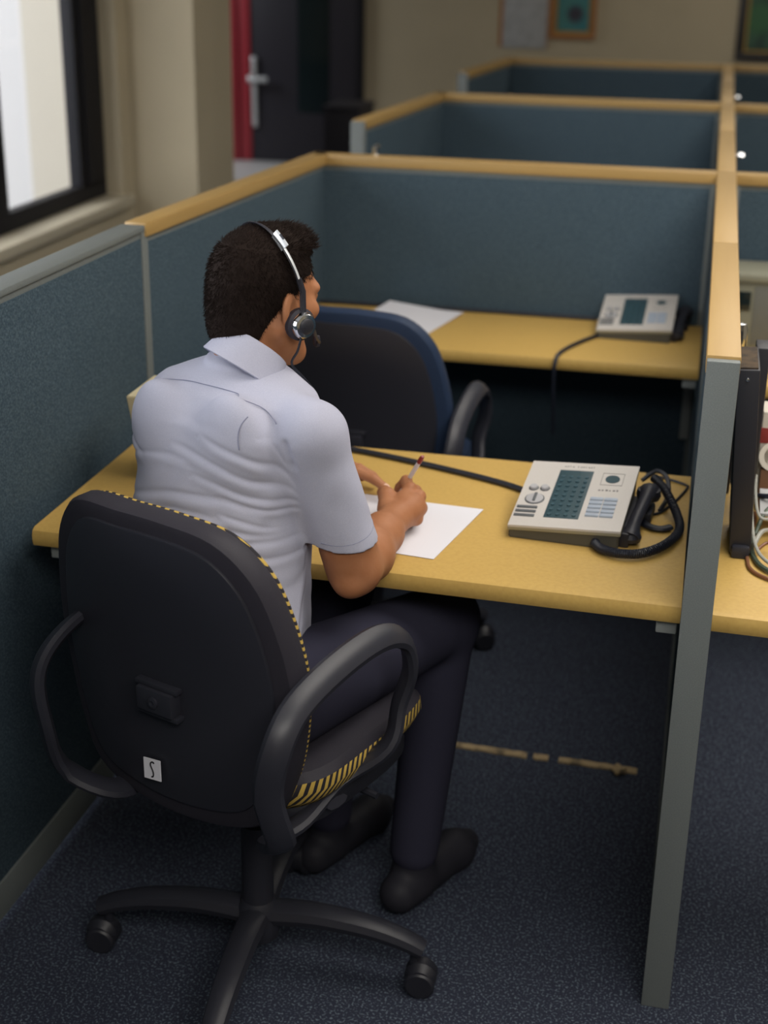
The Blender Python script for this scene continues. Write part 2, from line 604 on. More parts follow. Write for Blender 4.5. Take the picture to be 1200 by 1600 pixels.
def partition(label, a, b, th, cap='oak', posts=(), group=None, top=HP, cat='partition'):
    """screen panel from a to b (left face line), thickness th to the right of the direction a -> b"""
    A, B = Vector((a[0], a[1], 0)), Vector((b[0], b[1], 0))
    L = (B - A).length
    ang = math.atan2(B.y - A.y, B.x - A.x)
    t = thing('partition_panel', label, cat, (a[0], a[1], 0), ang, group)
    ztop = top - (CAP if cap == 'oak' else 0.012)
    obj('fabric_panel', MB().box((0.012, -th + 0.003, 0.10), (L - 0.012, -0.003, ztop - 0.012), 0.004), 'fabric', t)
    m = MB()
    m.box((0, -th, 0.03), (L, 0, 0.10), 0.002)
    m.box((0, -th + 0.005, ztop - 0.014), (L, -0.005, ztop), 0.001)
    m.box((0, -th + 0.001, 0.03), (0.014, -0.001, ztop), 0.001)
    m.box((L - 0.014, -th + 0.001, 0.03), (L, -0.001, ztop), 0.001)
    obj('frame', m, 'grey_metal', t)
    if cap == 'oak':
        obj('wooden_cap', MB().box((0.001, -th - 0.003, ztop), (L - 0.001, 0.003, top), 0.003), 'oak_cap_cross', t)
    else:
        obj('top_rail', MB().box((0, -th - 0.001, ztop), (L, 0.001, top), 0.003), 'grey_metal', t)
    for end in posts:
        x0, x1 = (-0.018, 0.0) if end == 0 else (L, L + 0.018)
        obj('end_post', MB().box((x0, -th - 0.002, 0), (x1, 0.002, top - (0.004 if cap == 'oak' else 0)), 0.002), 'grey_metal', t)
    for x in (0.06, L - 0.06):
        m = MB()
        m.lathe([(0.016, 0), (0.016, 0.008), (0.006, 0.012), (0.006, 0.04)], 12, Matrix.Translation((x, -th / 2, 0)))
        obj('levelling_foot', m, 'black_plastic', t)
    return t


TS = 0.042
Y1, Y2, Y3 = 1.80, 3.56, 5.456
WX = 1.07
SP = 'spine partitions down the middle of the row'
sp_labels = ['grey ended spine partition beside the desk telephone, nearest to us',
             'spine partition with oak cap just behind the front spine panel',
             'spine partition beyond the first cross screen, nearer half',
             'spine partition beyond the first cross screen, farther half',
             'spine partition between the second and third cross screens, nearer half',
             'spine partition running up to the farthest cross screen']
ys = [(0, 0.868), (0.87, Y1 + TS), (Y1 + TS + 0.002, 2.72), (2.722, Y2 + TS), (Y2 + TS + 0.002, 4.52), (4.522, Y3 + TS)]
for i, (ya, yb_) in enumerate(ys):
    # direction +y, right face at x = TS, left face at x = 0
    partition(sp_labels[i], (0, ya + (0.018 if i == 0 else 0)), (0, yb_), TS, posts=(0,) if i == 0 else (), group=SP)
CR = 'cross partitions between the cubicles'
names = ['first blue-grey cross screen behind the second desk', 'second cross screen, middle one of the three oak capped rows', 'farthest cross screen, below the pictures on the wall']
rn = ['oak capped cross screen right of the spine above the beige machine', 'middle oak capped cross screen right of the spine', 'farthest oak capped cross screen right of the spine']
for i, y in enumerate((Y1, Y2, Y3)):
    partition(names[i], (-WX, y + TS), (-0.002, y + TS), TS, group=CR)
    partition(rn[i], (TS + 0.002, y + TS), (1.25, y + TS), TS, group=CR)
WG = 'angled wing partitions on the window side'
wn = ['oak capped wing screen left of the man, rising to the corner', 'wing screen of the second cubicle with pale grey end', 'farthest and smallest wing screen with pale end']
for i, (y, l) in enumerate(((Y1, 1.122), (Y2, 1.004), (Y3, 0.95))):
    wa = 0.0816
    ax, ay = -WX - 0.001, y + TS
    bx, by = ax - l * math.sin(wa), ay - l * math.cos(wa)
    partition(wn[i], (bx, by), (ax, ay), TS, posts=(0,) if i else (), group=WG)
# plain panel with grey top at the left of the man
partition('plain blue-grey screen with grey top at the left edge, beside the desk end', (-1.21, -1.7), (-1.162, 0.70), 0.05, cap='grey', group=None)

# ------------------------------------------------------------------ desks


def desk(label, outline_l, outline_r, group, brackets):
    """worktop with a rounded front edge: (x, y_front, y_back) at its left and right ends"""
    (xl, fl, bl), (xr, fr, br) = outline_l, outline_r
    t = thing('desk', label, 'desk', ((xl + xr) / 2, (fl + bl) / 2, 0), 0, group)
    o = Vector(t.location)
    th = 0.034
    prof = [(0.0, -0.012), (0.003, -0.004), (0.009, 0.0)]
    bm = bmesh.new()
    rows = []
    for x, f, b in ((xl, fl, bl), (xr, fr, br)):
        sec = [(f + 0.011, DT - th), (f + 0.003, DT - th + 0.003), (f, DT - th + 0.010), (f, DT - 0.012), (f + 0.003, DT - 0.004), (f + 0.011, DT),
               (b, DT), (b, DT - th)]
        rows.append([bm.verts.new((x, y, z)) for y, z in sec])
    n = len(rows[0])
    for k in range(n):
        bm.faces.new((rows[0][k], rows[0][(k + 1) % n], rows[1][(k + 1) % n], rows[1][k]))
    bm.faces.new(rows[0][::-1])
    bm.faces.new(rows[1])
    bmesh.ops.recalc_face_normals(bm, faces=list(bm.faces))
    obj('worktop', MB().join(bm), 'laminate', t, o)
    for x in brackets:
        f = fl + (fr - fl) * (x - xl) / (xr - xl)
        b = bl + (br - bl) * (x - xl) / (xr - xl)
        m = MB()
        m.box((x - 0.016, f + 0.018, DT - th - 0.024), (x + 0.016, b - 0.01, DT - th), 0.003)
        m.box((x - 0.012, b - 0.05, DT - 0.3), (x + 0.012, b - 0.03, DT - th - 0.02), 0.003)
        obj('support_bracket', m, 'bracket_metal', t, o)
    return t


DG = 'wall hung desks in the cubicles'
desk('yellow wood desk the man writes at', (-1.085, 0.066, 0.62), (-0.002, 0.034, 0.62), DG, (-1.045, -0.022))
desk('desk below the first cross screen with the farther telephone', (-WX + 0.005, 1.392, Y1 - 0.001), (-0.002, 1.392, Y1 - 0.001), DG, (-1.0, -0.022))
desk('desk at the right edge carrying the tangle of cables', (TS + 0.002, 0.020, 0.60), (1.2, -0.01, 0.60), DG, (0.45, 1.1))
desk('desk at the right edge under the beige machine', (TS + 0.002, 1.285, Y1 - 0.001), (1.2, 1.285, Y1 - 0.001), DG, (0.12, 1.1))


# chrome hooks fixed to the partitions
def hook(parent_label, world, out):
    p = [o for o in COL.objects if o.get('label') == parent_label][0]
    bpy.context.view_layer.update()
    inv = p.matrix_world.inverted()
    a = Vector(world)
    d = Vector(out)
    m = MB()
    m.tube([inv @ (a - d * 0.006 - Vector((0, 0, 0.03))), inv @ (a - d * 0.004 + Vector((0, 0, 0.006)))], 0.009, 8)
    m.tube([inv @ v for v in smooth_path([a - d * 0.004, a + d * 0.012 + Vector((0, 0, 0.004)), a + d * 0.022 + Vector((0, 0, 0.002))], 4)], 0.008, 8)
    obj('coat_hook', m, 'chrome', p)['label'] = 'chrome hook'


hook(sp_labels[2], (0.046, 2.30, 1.106), (1, 0, 0))
hook(sp_labels[4], (0.046, 4.10, 1.100), (1, 0, 0))
hook(names[0], (-0.905, Y1 + TS + 0.012, 1.142), (0, 1, 0))

# ------------------------------------------------------------------ swivel chairs


def bend(pts, k):
    return [(x, y + k * x * x, z) for x, y, z in pts]


def back_outline(inset, low=0.0):
    pts = [(-0.125, 0.925), (-0.04, 0.931), (0.04, 0.931), (0.125, 0.918), (0.180, 0.868), (0.208, 0.79), (0.222, 0.70), (0.218, 0.62), (0.200, 0.53), (0.16, 0.455),
           (0.06, 0.428), (-0.06, 0.428), (-0.16, 0.455), (-0.200, 0.53), (-0.218, 0.62), (-0.222, 0.70), (-0.208, 0.79), (-0.180, 0.868)]
    c = (0, 0.69)
    pts = [(c[0] + (x - c[0]) * (1 - inset / 0.21), c[1] + (z - c[1]) * (1 - inset / 0.235)) for x, z in pts]
    return [(x, max(z, low)) for x, z in rounded(pts, 5)]


def slab(outline, y0, y1, bev, k):
    """upright cushion with the given outline in x-z, curved round the sitter"""
    m = MB()
    bm = bmesh.new()
    n = len(outline)
    cx, cz = 0.0, 0.69
    lay = []
    # rings from the rim towards the centre on both faces, so that the faces can bend
    def ring(s, y):
        return [bm.verts.new((cx + (x - cx) * s, y, cz + (z - cz) * s)) for x, z in outline]
    sb = 1 - bev / 0.2
    spec = [(0.25, y0), (0.6, y0), (sb, y0), (1 - (1 - sb) * 0.3, y0 + bev * 0.3), (1, y0 + bev), (1, y1 - bev), (1 - (1 - sb) * 0.3, y1 - bev * 0.3), (sb, y1), (0.6, y1), (0.25, y1)]
    for s, y in spec:
        lay.append(ring(s, y))
    for a, b in zip(lay, lay[1:]):
        for i in range(n):
            bm.faces.new((a[i], a[(i + 1) % n], b[(i + 1) % n], b[i]))
    bm.faces.new(lay[0])
    bm.faces.new(lay[-1])
    for v in bm.verts:
        t = (v.co.z - 0.69)
        v.co.y += k * v.co.x ** 2 - 0.10 * t + 0.25 * t * t * (-1 if t > 0 else -1)
    bmesh.ops.recalc_face_normals(bm, faces=list(bm.faces))
    return m.join(bm)


def make_chair(label, loc, rz):
    t = thing('office_chair', label, 'chair', loc, rz, None)
    # four legged base with castors
    m = MB()
    m.lathe([(0.0, 0.075), (0.034, 0.075), (0.040, 0.10), (0.036, 0.135), (0.028, 0.15), (0, 0.15)], 20)
    obj('base_hub', m, 'black_satin', t)
    for k in range(4):
        a = R(LEG0 + 90 * k)
        ca, sa = math.cos(a), math.sin(a)
        path = smooth_path([(ca * r, sa * r, z) for r, z in ((0.02, 0.122), (0.10, 0.127), (0.19, 0.118), (0.25, 0.102), (0.285, 0.086))], 4)
        m = MB().tube(path, [0.030 - 0.009 * i / (len(path) - 1) for i in range(len(path))], 10, flat=(0.9, 0.75))
        leg = obj('leg', m, 'black_satin', t)
        cx, cy = ca * 0.272, sa * 0.272
        m = MB()
        off = 0.016
        for s in (-1, 1):
            mt = Matrix.Translation((cx - sa * s * off * 0.0 + ca * 0.012, cy + ca * s * off * 0.0 + sa * 0.012, 0.026)) @ Matrix.Rotation(a, 4, 'Z') @ Matrix.Translation((0, s * off, 0)) @ Matrix.Rotation(R(90), 4, 'X')
            m.lathe([(0, -0.009), (0.022, -0.009), (0.026, -0.005), (0.026, 0.005), (0.022, 0.009), (0, 0.009)], 18, mt)
        m.lathe([(0.0, 0.028), (0.008, 0.028), (0.008, 0.088), (0.0, 0.088)], 10, Matrix.Translation((cx, cy, 0)))
        hm = Matrix.Translation((cx + ca * 0.012, cy + sa * 0.012, 0.03)) @ Matrix.Rotation(a, 4, 'Z') @ Matrix.Rotation(R(90), 4, 'X')
        m.lathe([(0, -0.026), (0.021, -0.024), (0.031, -0.010), (0.031, 0.010), (0.021, 0.024), (0, 0.026)], 16, hm @ Matrix.Translation((0, 0.006, 0)) @ Matrix.Scale(0.9, 4))
        obj('castor', m, 'black_plastic', leg)
    m = MB().lathe([(0.0, 0.13), (0.027, 0.13), (0.027, 0.30), (0.016, 0.302), (0.016, 0.40), (0, 0.40)], 18)
    obj('gas_lift', m, 'black_satin', t)
    m = MB().box((-0.085, -0.10, 0.385), (0.085, 0.11, 0.425), 0.012)
    m.tube([(0.06, 0.05, 0.40), (0.16, 0.06, 0.395), (0.20, 0.06, 0.392)], 0.006, 8)
    obj('tilt_mechanism', m, 'black_plastic', t)
    # seat: upholstered pan, waterfall front
    so = rounded([(-0.14, -0.140), (-0.08, -0.155), (0.09, -0.155), (0.16, -0.145), (0.205, -0.09), (0.214, 0.01), (0.212, 0.14), (0.185, 0.20), (0.08, 0.205), (-0.07, 0.205), (-0.135, 0.185), (-0.155, 0.13), (-0.160, 0.01), (-0.155, -0.09)], 4)
    bm = bmesh.new()
    lay = []
    for s, z in ((0.3, 0.450), (0.80, 0.450), (0.90, 0.456), (0.96, 0.470), (1.0, 0.490), (0.99, 0.508), (0.94, 0.520), (0.7, 0.525), (0.3, 0.522)):
        lay.append([bm.verts.new((x * s, y * s, z + 0.045 * y * s)) for x, y in so])
    for q, (a, b) in enumerate(zip(lay, lay[1:])):
        for i in range(len(so)):
            f = bm.faces.new((a[i], a[(i + 1) % len(so)], b[(i + 1) % len(so)], b[i]))
            f.material_index = 1 if q >= 5 else 0  # top rings coloured black in place of the shadow over the seat
    bm.faces.new(lay[0])
    bm.faces.new(lay[-1]).material_index = 1
    bmesh.ops.recalc_face_normals(bm, faces=list(bm.faces))
    m = MB()
    mi = [f.material_index for f in bm.faces]
    m.join(bm)
    m.bm.faces.ensure_lookup_table()
    for f, k in zip(m.bm.faces, mi):
        f.material_index = k
    seat = obj('seat', m, ['striped_seat_cloth', 'black_cloth'], t)
    seat['label'] = 'seat cushion in black and yellow striped cloth'
    obj('seat_pan', MB().prism([(x * 0.90, y * 0.90) for x, y in so], 0.412, 0.4545, 0.012), 'black_plastic', t)
    # back
    b = obj('backrest', slab(back_outline(0.0045, 0.52), -0.170, -0.155, 0.006, 0.42), 'striped_back_cloth', t)
    b['label'] = 'backrest cushion with yellow striped edge'
    sh = obj('back_shell', slab(back_outline(0.0), -0.212, -0.163, 0.011, 0.42), 'black_cloth', t)
    obj('shell_panel', slab(back_outline(0.026), -0.217, -0.205, 0.004, 0.42), 'black_satin', sh)
    m = MB().box((-0.034, -0.232, 0.612), (0.034, -0.205, 0.650), 0.004)
    m.box((-0.040, -0.226, 0.604), (0.040, -0.206, 0.612), 0.002)
    m.box((-0.040, -0.226, 0.650), (0.040, -0.206, 0.658), 0.002)
    m.lathe([(0, 0), (0.009, 0), (0.009, 0.004), (0.005, 0.005), (0, 0.003)], 14, Matrix.Translation((0.0, -0.231, 0.631)) @ Matrix.Rotation(R(90), 4, 'X'))
    obj('adjuster_plate', m, 'black_satin', sh)
    m = MB().tube(smooth_path([(0, -0.08, 0.405), (0, -0.15, 0.40), (0, -0.182, 0.42), (0, -0.186, 0.46), (0, -0.186, 0.50)], 5), 0.016, 8, flat=(1.4, 0.4))
    obj('back_bar', m, 'black_plastic', t)
    # loop armrests
    for s in (-1, 1):
        loop = [(-0.215, 0.49), (-0.243, 0.58), (-0.238, 0.655), (-0.19, 0.70), (-0.09, 0.722), (0.01, 0.722), (0.075, 0.692), (0.095, 0.635), (0.085, 0.575), (0.055, 0.515), (0.0, 0.462), (-0.10, 0.438), (-0.17, 0.446)]
        path = smooth_path([(s * ((0.236 if s > 0 else 0.160) + 0.012 * (z > 0.6) - (0.055 if z < 0.48 else 0.0)), y - 0.022 - (0.03 if s < 0 else 0), z - 0.004) for y, z in loop], 5, True)
        m = MB().tube(path, 0.019, 10, closed=True, flat=(1.15, 0.62))
        m.tube([(s * 0.20, -0.05, 0.440), (s * 0.10, -0.04, 0.412)], 0.018, 8, flat=(1.3, 0.5))
        obj('armrest', m, 'black_satin', t)
    return t


LEG0 = 23
CH_A = R(-21)
CH_C = (-0.655, -0.062, 0)
chair = make_chair('black swivel chair with yellow striped seat that the man sits on', CH_C, CH_A)
chair2 = dup(chair, (-0.735, 1.145, 0), R(-3), 'empty dark blue swivel chair between the two desks', None,
             {'striped_seat_cloth': 'blue_cloth', 'striped_back_cloth': 'blue_cloth', 'black_cloth': 'navy_cloth'})
for o in chair2.children:
    if 'label' in o:
        del o['label']
# square white sticker with a handwritten S on the back of the near chair (its shell leans, so the sticker follows it)
shell = [c for c in chair.children if c.name.startswith('back_shell')][0]
m = MB()
SM = Matrix.Translation((-0.024, -0.2150, 0.502)) @ Matrix.Rotation(R(-6), 4, 'X') @ Matrix.Rotation(R(-6), 4, 'Y')
m.box((-0.0165, -0.0008, -0.0165), (0.0165, 0.0008, 0.0165), 0.0, mtx=SM)
st = obj('sticker', m, 'paper', shell)
st['label'] = 'white sticker marked S'
sp_ = [(0.0045, 0.0095), (0.0015, 0.011), (-0.0015, 0.0095), (-0.0022, 0.006), (-0.0005, 0.002), (0.0018, -0.0025), (0.0025, -0.0065), (0.0015, -0.010), (-0.0012, -0.011)]
m = MB().tube([SM @ Vector((v.x * 1.1, -0.0011, v.z * 1.1)) for v in smooth_path([(a, 0, b) for a, b in sp_], 4)], 0.0012, 6)
obj('letter', m, 'ink', st)

# ------------------------------------------------------------------ telephones
def make_phone(label, loc, rz, cord):
    t = thing('desk_telephone', label, 'telephone', loc, rz, 'console telephones on the desks')
    PW, PD = 0.190, 0.207
    ZF, SX, SY = 0.024, 0.012, 0.044        # the top slopes up to the back and a little to the right
    M = Matrix(((PW, 0, 0, -PW / 2), (0, PD, 0, -PD / 2), (SX, SY, 1, ZF), (0, 0, 0, 1)))

    def top(u, v, h=0.0):
        return M @ Vector((u, v, h))

    def plate(m, u0, u1, v0, v1, h0, h1, bev=0.0):
        bm = bmesh.new()
        vs = [bm.verts.new(top(u, v, h)) for h in (h0, h1) for v in (v0, v1) for u in (u0, u1)]
        for q in ((0, 2, 3, 1), (4, 5, 7, 6), (0, 1, 5, 4), (2, 6, 7, 3), (0, 4, 6, 2), (1, 3, 7, 5)):
            bm.faces.new([vs[i] for i in q])
        if bev:
            bmesh.ops.bevel(bm, geom=list(bm.edges), offset=bev, segments=2, affect='EDGES', profile=0.6)
        m.join(bm)

    def disc(m, u, v, r, h0, h1, dome=0.0, n=24):
        mt = Matrix.Translation(top(u, v)) @ Matrix.Rotation(math.atan2(SY, PD), 4, 'X') @ Matrix.Rotation(-math.atan2(SX, PW), 4, 'Y')
        m.lathe([(0, h0), (r, h0), (r, h1), (r * 0.85, h1 + dome), (0, h1 + dome)], n, mt)
    # lower body
    bm = bmesh.new()
    vs = [bm.verts.new((x, y, 0.0)) for y in (-PD / 2 + 0.002, PD / 2 - 0.004) for x in (-PW / 2 + 0.002, PW / 2 - 0.004)]
    vs += [bm.verts.new(top(u, v, -0.009)) for v in (0.012, 0.985) for u in (0.012, 0.985)]
    for q in ((0, 2, 3, 1), (4, 5, 7, 6), (0, 1, 5, 4), (2, 6, 7, 3), (0, 4, 6, 2), (1, 3, 7, 5)):
        bm.faces.new([vs[i] for i in q])
    bmesh.ops.bevel(bm, geom=list(bm.edges), offset=0.002, segments=2, affect='EDGES')
    obj('base', MB().join(bm), 'phone_base', t)
    m = MB()
    plate(m, 0.0, 1.0, 0.0, 1.0, -0.010, -0.0035, 0.0015)
    obj('trim_band', m, 'phone_edge', t)
    m = MB()
    plate(m, 0.0, 1.0, 0.0, 1.0, -0.0045, 0.0, 0.0012)
    fp = obj('front_plate', m, 'phone_plate', t)
    m = MB()
    plate(m, 0.287, 0.60, 0.135, 0.87, -0.002, 0.0008, 0.0004)
    kp = obj('keypad', m, 'keypad_teal', t)
    m = MB()
    for i in range(4):
        for j in range(9):
            u, v = 0.287 + 0.313 * (i + 0.62) / 4.25, 0.135 + 0.735 * (j + 0.55) / 10.0
            disc(m, u, v, 0.0036, 0.0004, 0.0022 if j < 8 else 0.0012, 0.001, 10)
    obj('keys', m, 'key_teal', kp)
    m = MB()
    disc(m, 0.79, 0.765, 0.0125, -0.001, 0.0009)
    sp = obj('speaker', m, 'keypad_teal', t)
    m = MB()
    for a, b, c, d in ((0.69, 0.89, 0.672, 0.676), (0.69, 0.89, 0.854, 0.858), (0.69, 0.694, 0.672, 0.858), (0.886, 0.89, 0.672, 0.858)):
        plate(m, a, b, c, d, -0.0005, 0.0004)
    obj('speaker_frame', m, 'print_grey', sp)
    for j in range(5):
        for i in range(2):
            m = MB()
            u, v = 0.647 + 0.127 * i, 0.185 + 0.06 * j
            plate(m, u, u + 0.119, v, v + 0.036, -0.001, 0.0032, 0.0012)
            k = obj('function_key', m, 'key_blue', t)
    m = MB()
    for i in range(6):      # the small print is too blurred to read
        u = 0.69 + 0.033 * i
        plate(m, u, u + 0.022 - 0.006 * (i % 2), 0.580, 0.596 + 0.004 * (i % 3), -0.0005, 0.0003)
    obj('printed_lettering', m, 'print_grey', fp)
    m = MB()
    for i in range(12):
        u = 0.315 + 0.0245 * i
        if i in (4,):
            continue
        plate(m, u, u + 0.017 - 0.005 * (i % 3), 0.925, 0.930 + 0.008 * ((i * 7) % 3) * 0.5 + 0.006, -0.0005, 0.0003)
    obj('printed_lettering', m, 'print_grey', fp)
    for u in (0.105, 0.208):
        m = MB()
        disc(m, u, 0.565, 0.0088, -0.0005, 0.0006)
        ring = obj('knob_ring', m, 'key_dark_grey', t)
        m = MB()
        disc(m, u, 0.565, 0.0068, 0.0, 0.0042, 0.0012)
        obj('knob', m, 'dial_grey', ring)
    m = MB()
    disc(m, 0.15, 0.40, 0.0172, -0.0005, 0.0007)
    dr = obj('dial_ring', m, 'key_dark_grey', t)
    m = MB()
    disc(m, 0.15, 0.40, 0.0150, 0.0, 0.0022, 0.0006)
    obj('dial', m, 'dial_grey', dr)
    m = MB()
    plate(m, 0.137, 0.163, 0.345, 0.465, 0.0022, 0.0045, 0.0008)
    obj('dial_grip', m, 'key_dark_grey', dr)
    for j in range(3):
        m = MB()
        plate(m, 0.02, 0.205, 0.13 + 0.062 * j, 0.158 + 0.062 * j, -0.001, 0.0022, 0.0008)
        obj('line_key', m, 'key_dark_grey', t)
    # handset in its cradle along the right side
    m = MB()
    m.box((PW / 2 - 0.006, -0.085, 0.0), (PW / 2 + 0.012, 0.10, 0.026), 0.004)
    m.box((PW / 2 + 0.006, 0.035, 0.0), (PW / 2 + 0.034, 0.095, 0.020), 0.005)
    obj('cradle', m, 'black_plastic', t)
    xh = PW / 2 + 0.017
    path = smooth_path([(xh - 0.006, -0.075, 0.016), (xh - 0.004, -0.06, 0.022), (xh - 0.004, -0.02, 0.026), (xh, 0.03, 0.034), (xh + 0.004, 0.07, 0.044), (xh + 0.004, 0.094, 0.040)], 4)
    rr = []
    for p in path:
        e = abs(p.y - 0.005)
        rr.append(0.011 + 0.009 * max(0, (e - 0.05) / 0.05))
    m = MB().tube(path, rr, 12, flat=(1.05, 0.8))
    m.lathe([(0, -0.012), (0.019, -0.012), (0.022, -0.004), (0.020, 0.006), (0, 0.008)], 18, Matrix.Translation((xh + 0.004, 0.085, 0.040)))
    m.lathe([(0, -0.010), (0.017, -0.010), (0.019, -0.003), (0.016, 0.005), (0, 0.006)], 18, Matrix.Translation((xh - 0.005, -0.066, 0.018)))
    obj('handset', m, 'black_satin', t)
    if cord:
        inv = Matrix.Translation(-Vector(loc)) if rz == 0 else (Matrix.Translation(loc) @ Matrix.Rotation(rz, 4, 'Z')).inverted()
        ctl = [(-0.150, 0.218, 0.741), (-0.135, 0.198, 0.741), (-0.105, 0.186, 0.742), (-0.070, 0.198, 0.742), (-0.036, 0.244, 0.742), (-0.016, 0.312, 0.742), (-0.022, 0.372, 0.748), (-0.046, 0.425, 0.770), (-0.068, 0.452, 0.782)]
        p = smooth_path([inv @ Vector(c) for c in ctl], 30)
        m = MB().tube(p[::3], 0.0062, 8)
        hel = []
        for i in range(len(p) - 1):
            tt = (p[i + 1] - p[i]).normalized()
            s = tt.cross(Vector((0, 0, 1))).normalized()
            w = s.cross(tt)
            for q in range(4):
                a = (i + q / 4) * 2 * math.pi / 2.4
                hel.append(p[i].lerp(p[i + 1], q / 4) + (s * math.cos(a) + w * math.sin(a)) * 0.0066)
        m.tube(hel, 0.0018, 5)
        m.tube([p[0], p[0] + Vector((0.0, 0.012, 0.0))], 0.008, 8)
        obj('coiled_cord', m, 'cable_black', t)
    return t


phone1 = make_phone('grey console telephone on the desk at the writing man\'s right', (-0.196, 0.331, DT), R(-4.5), True)
phone2 = make_phone('grey console telephone on the farther desk, below the cross screen', (-0.168, 1.700, DT), R(-1.5), False)


def cable(name, label, pts, r, m_, n=8, group=None, flat=None, cat='cable'):
    o = obj(name, MB().tube(smooth_path(pts, 8), r, n, flat=flat), m_, None, pts[0])
    tag(o, label, cat, group)
    return o


cable('telephone_cable', 'thick black cable running along the desk from the near telephone to the left', [(-0.292, 0.445, DT + 0.006), (-0.345, 0.478, DT + 0.006), (-0.45, 0.522, DT + 0.006), (-0.56, 0.560, DT + 0.006), (-0.67, 0.590, DT + 0.006), (-0.80, 0.607, DT + 0.006), (-0.98, 0.608, DT + 0.006)], 0.0058, 'cable_black')
cable('telephone_cable', 'black flat lead looped on the desk right of the near telephone', [(-0.083, 0.352, DT + 0.006), (-0.064, 0.330, DT + 0.006), (-0.045, 0.326, DT + 0.006), (-0.030, 0.336, DT + 0.007)], 0.007, 'cable_black', flat=(1.2, 0.7))
cable('telephone_cable', 'thin black wire arching behind the near telephone handset', [(-0.090, 0.520, DT + 0.02), (-0.066, 0.535, DT + 0.035), (-0.046, 0.505, DT + 0.035), (-0.040, 0.45, DT + 0.022), (-0.052, 0.415, DT + 0.0045)], 0.0042, 'cable_black')
cable('telephone_cable', 'thin black wire on the desk running to the spine partition', [(-0.072, 0.392, DT + 0.003), (-0.050, 0.412, DT + 0.003), (-0.026, 0.476, DT + 0.003), (-0.008, 0.545, DT + 0.003), (-0.012, 0.565, DT + 0.003), (-0.045, 0.588, DT + 0.003), (-0.085, 0.606, DT + 0.003)], 0.0024, 'cable_black')
cable('telephone_cable', 'black lead hanging over the desk edge from the farther telephone', [(-0.258, 1.612, DT + 0.006), (-0.29, 1.55, DT + 0.0055), (-0.322, 1.47, DT + 0.0055), (-0.338, 1.405, DT + 0.005), (-0.343, 1.384, DT - 0.006), (-0.345, 1.380, DT - 0.05), (-0.34, 1.40, DT - 0.2)], 0.0052, 'cable_black')
cable('telephone_cable', 'dark cable along the back of the farther desk', [(-1.05, 1.765, DT + 0.006), (-0.85, 1.772, DT + 0.006), (-0.60, 1.782, DT + 0.006), (-0.42, 1.782, DT + 0.006), (-0.28, 1.782, DT + 0.006)], 0.0056, 'cable_black')


# ------------------------------------------------------------------ papers, carton
def sheet(label, corners, z, curl, group=None):
    """a sheet (a few leaves thick) with gently curled corners; corners TL, TR, BR, BL"""
    TL, TR, BR, BL = [Vector((x, y, 0)) for x, y in corners]
    n = 12
    bm = bmesh.new()
    lay = []
    for h in (0, 0.0009):
        g = []
        for j in range(n + 1):
            for i in range(n + 1):
                a, b = i / n, j / n
                p = (TL.lerp(TR, a)).lerp(BL.lerp(BR, a), b)
                p.z = z + h + curl(a, b)
                g.append(bm.verts.new(p))
        lay.append(g)
    for h, g in enumerate(lay):
        for j in range(n):
            for i in range(n):
                q = [g[j * (n + 1) + i], g[j * (n + 1) + i + 1], g[(j + 1) * (n + 1) + i + 1], g[(j + 1) * (n + 1) + i]]
                bm.faces.new(q if h == 0 else q[::-1])
    idx = [i for i in range(n + 1)] + [(n + 1) * k + n for k in range(1, n + 1)] + [(n + 1) * n + i for i in range(n - 1, -1, -1)] + [(n + 1) * k for k in range(n - 1, 0, -1)]
    for a, b in zip(idx, idx[1:] + idx[:1]):
        bm.faces.new((lay[0][a], lay[0][b], lay[1][b], lay[1][a]))
    bmesh.ops.recalc_face_normals(bm, faces=list(bm.faces))
    o = obj('paper_sheet', MB().join(bm), 'paper', None, (*corners[3], z))
    tag(o, label, 'paper', group)
    return o


sheet('white sheet of paper under the writing hand', ((-0.625, 0.372), (-0.356, 0.344), (-0.401, 0.110), (-0.640, 0.140)), DT + 0.0008, lambda a, b: 0.004 * max(0, a - 0.6) * (1 - b))
sheet('white sheet of paper on the farther desk behind the empty chair', ((-0.842, 1.775), (-0.632, 1.745), (-0.690, 1.500), (-0.905, 1.525)), DT + 0.0008, lambda a, b: 0.016 * max(0, 0.7 - a) * (1 - b) + 0.006 * (1 - b))
t = thing('carton', 'cream cardboard carton on the desk beyond the man\'s left shoulder', 'box', (-0.948, 0.395, DT + 0.0))
m = MB()
bm = bmesh.new()
vs = [bm.verts.new(p) for p in ((-0.04, -0.06, 0), (0.06, -0.06, 0), (0.06, 0.05, 0), (-0.04, 0.05, 0), (-0.062, -0.075, 0.165), (0.075, -0.075, 0.165), (0.075, 0.065, 0.165), (-0.062, 0.065, 0.165))]
for q in ((0, 3, 2, 1), (4, 5, 6, 7), (0, 1, 5, 4), (1, 2, 6, 5), (2, 3, 7, 6), (3, 0, 4, 7)):
    bm.faces.new([vs[i] for i in q])
bmesh.ops.bevel(bm, geom=list(bm.edges), offset=0.002, segments=2, affect='EDGES')
obj('box_body', m.join(bm), 'carton_cream', t)
obj('printed_band', MB().box((-0.0535, -0.0695, 0.09), (0.066, -0.0675, 0.135)), 'carton_brown', t)

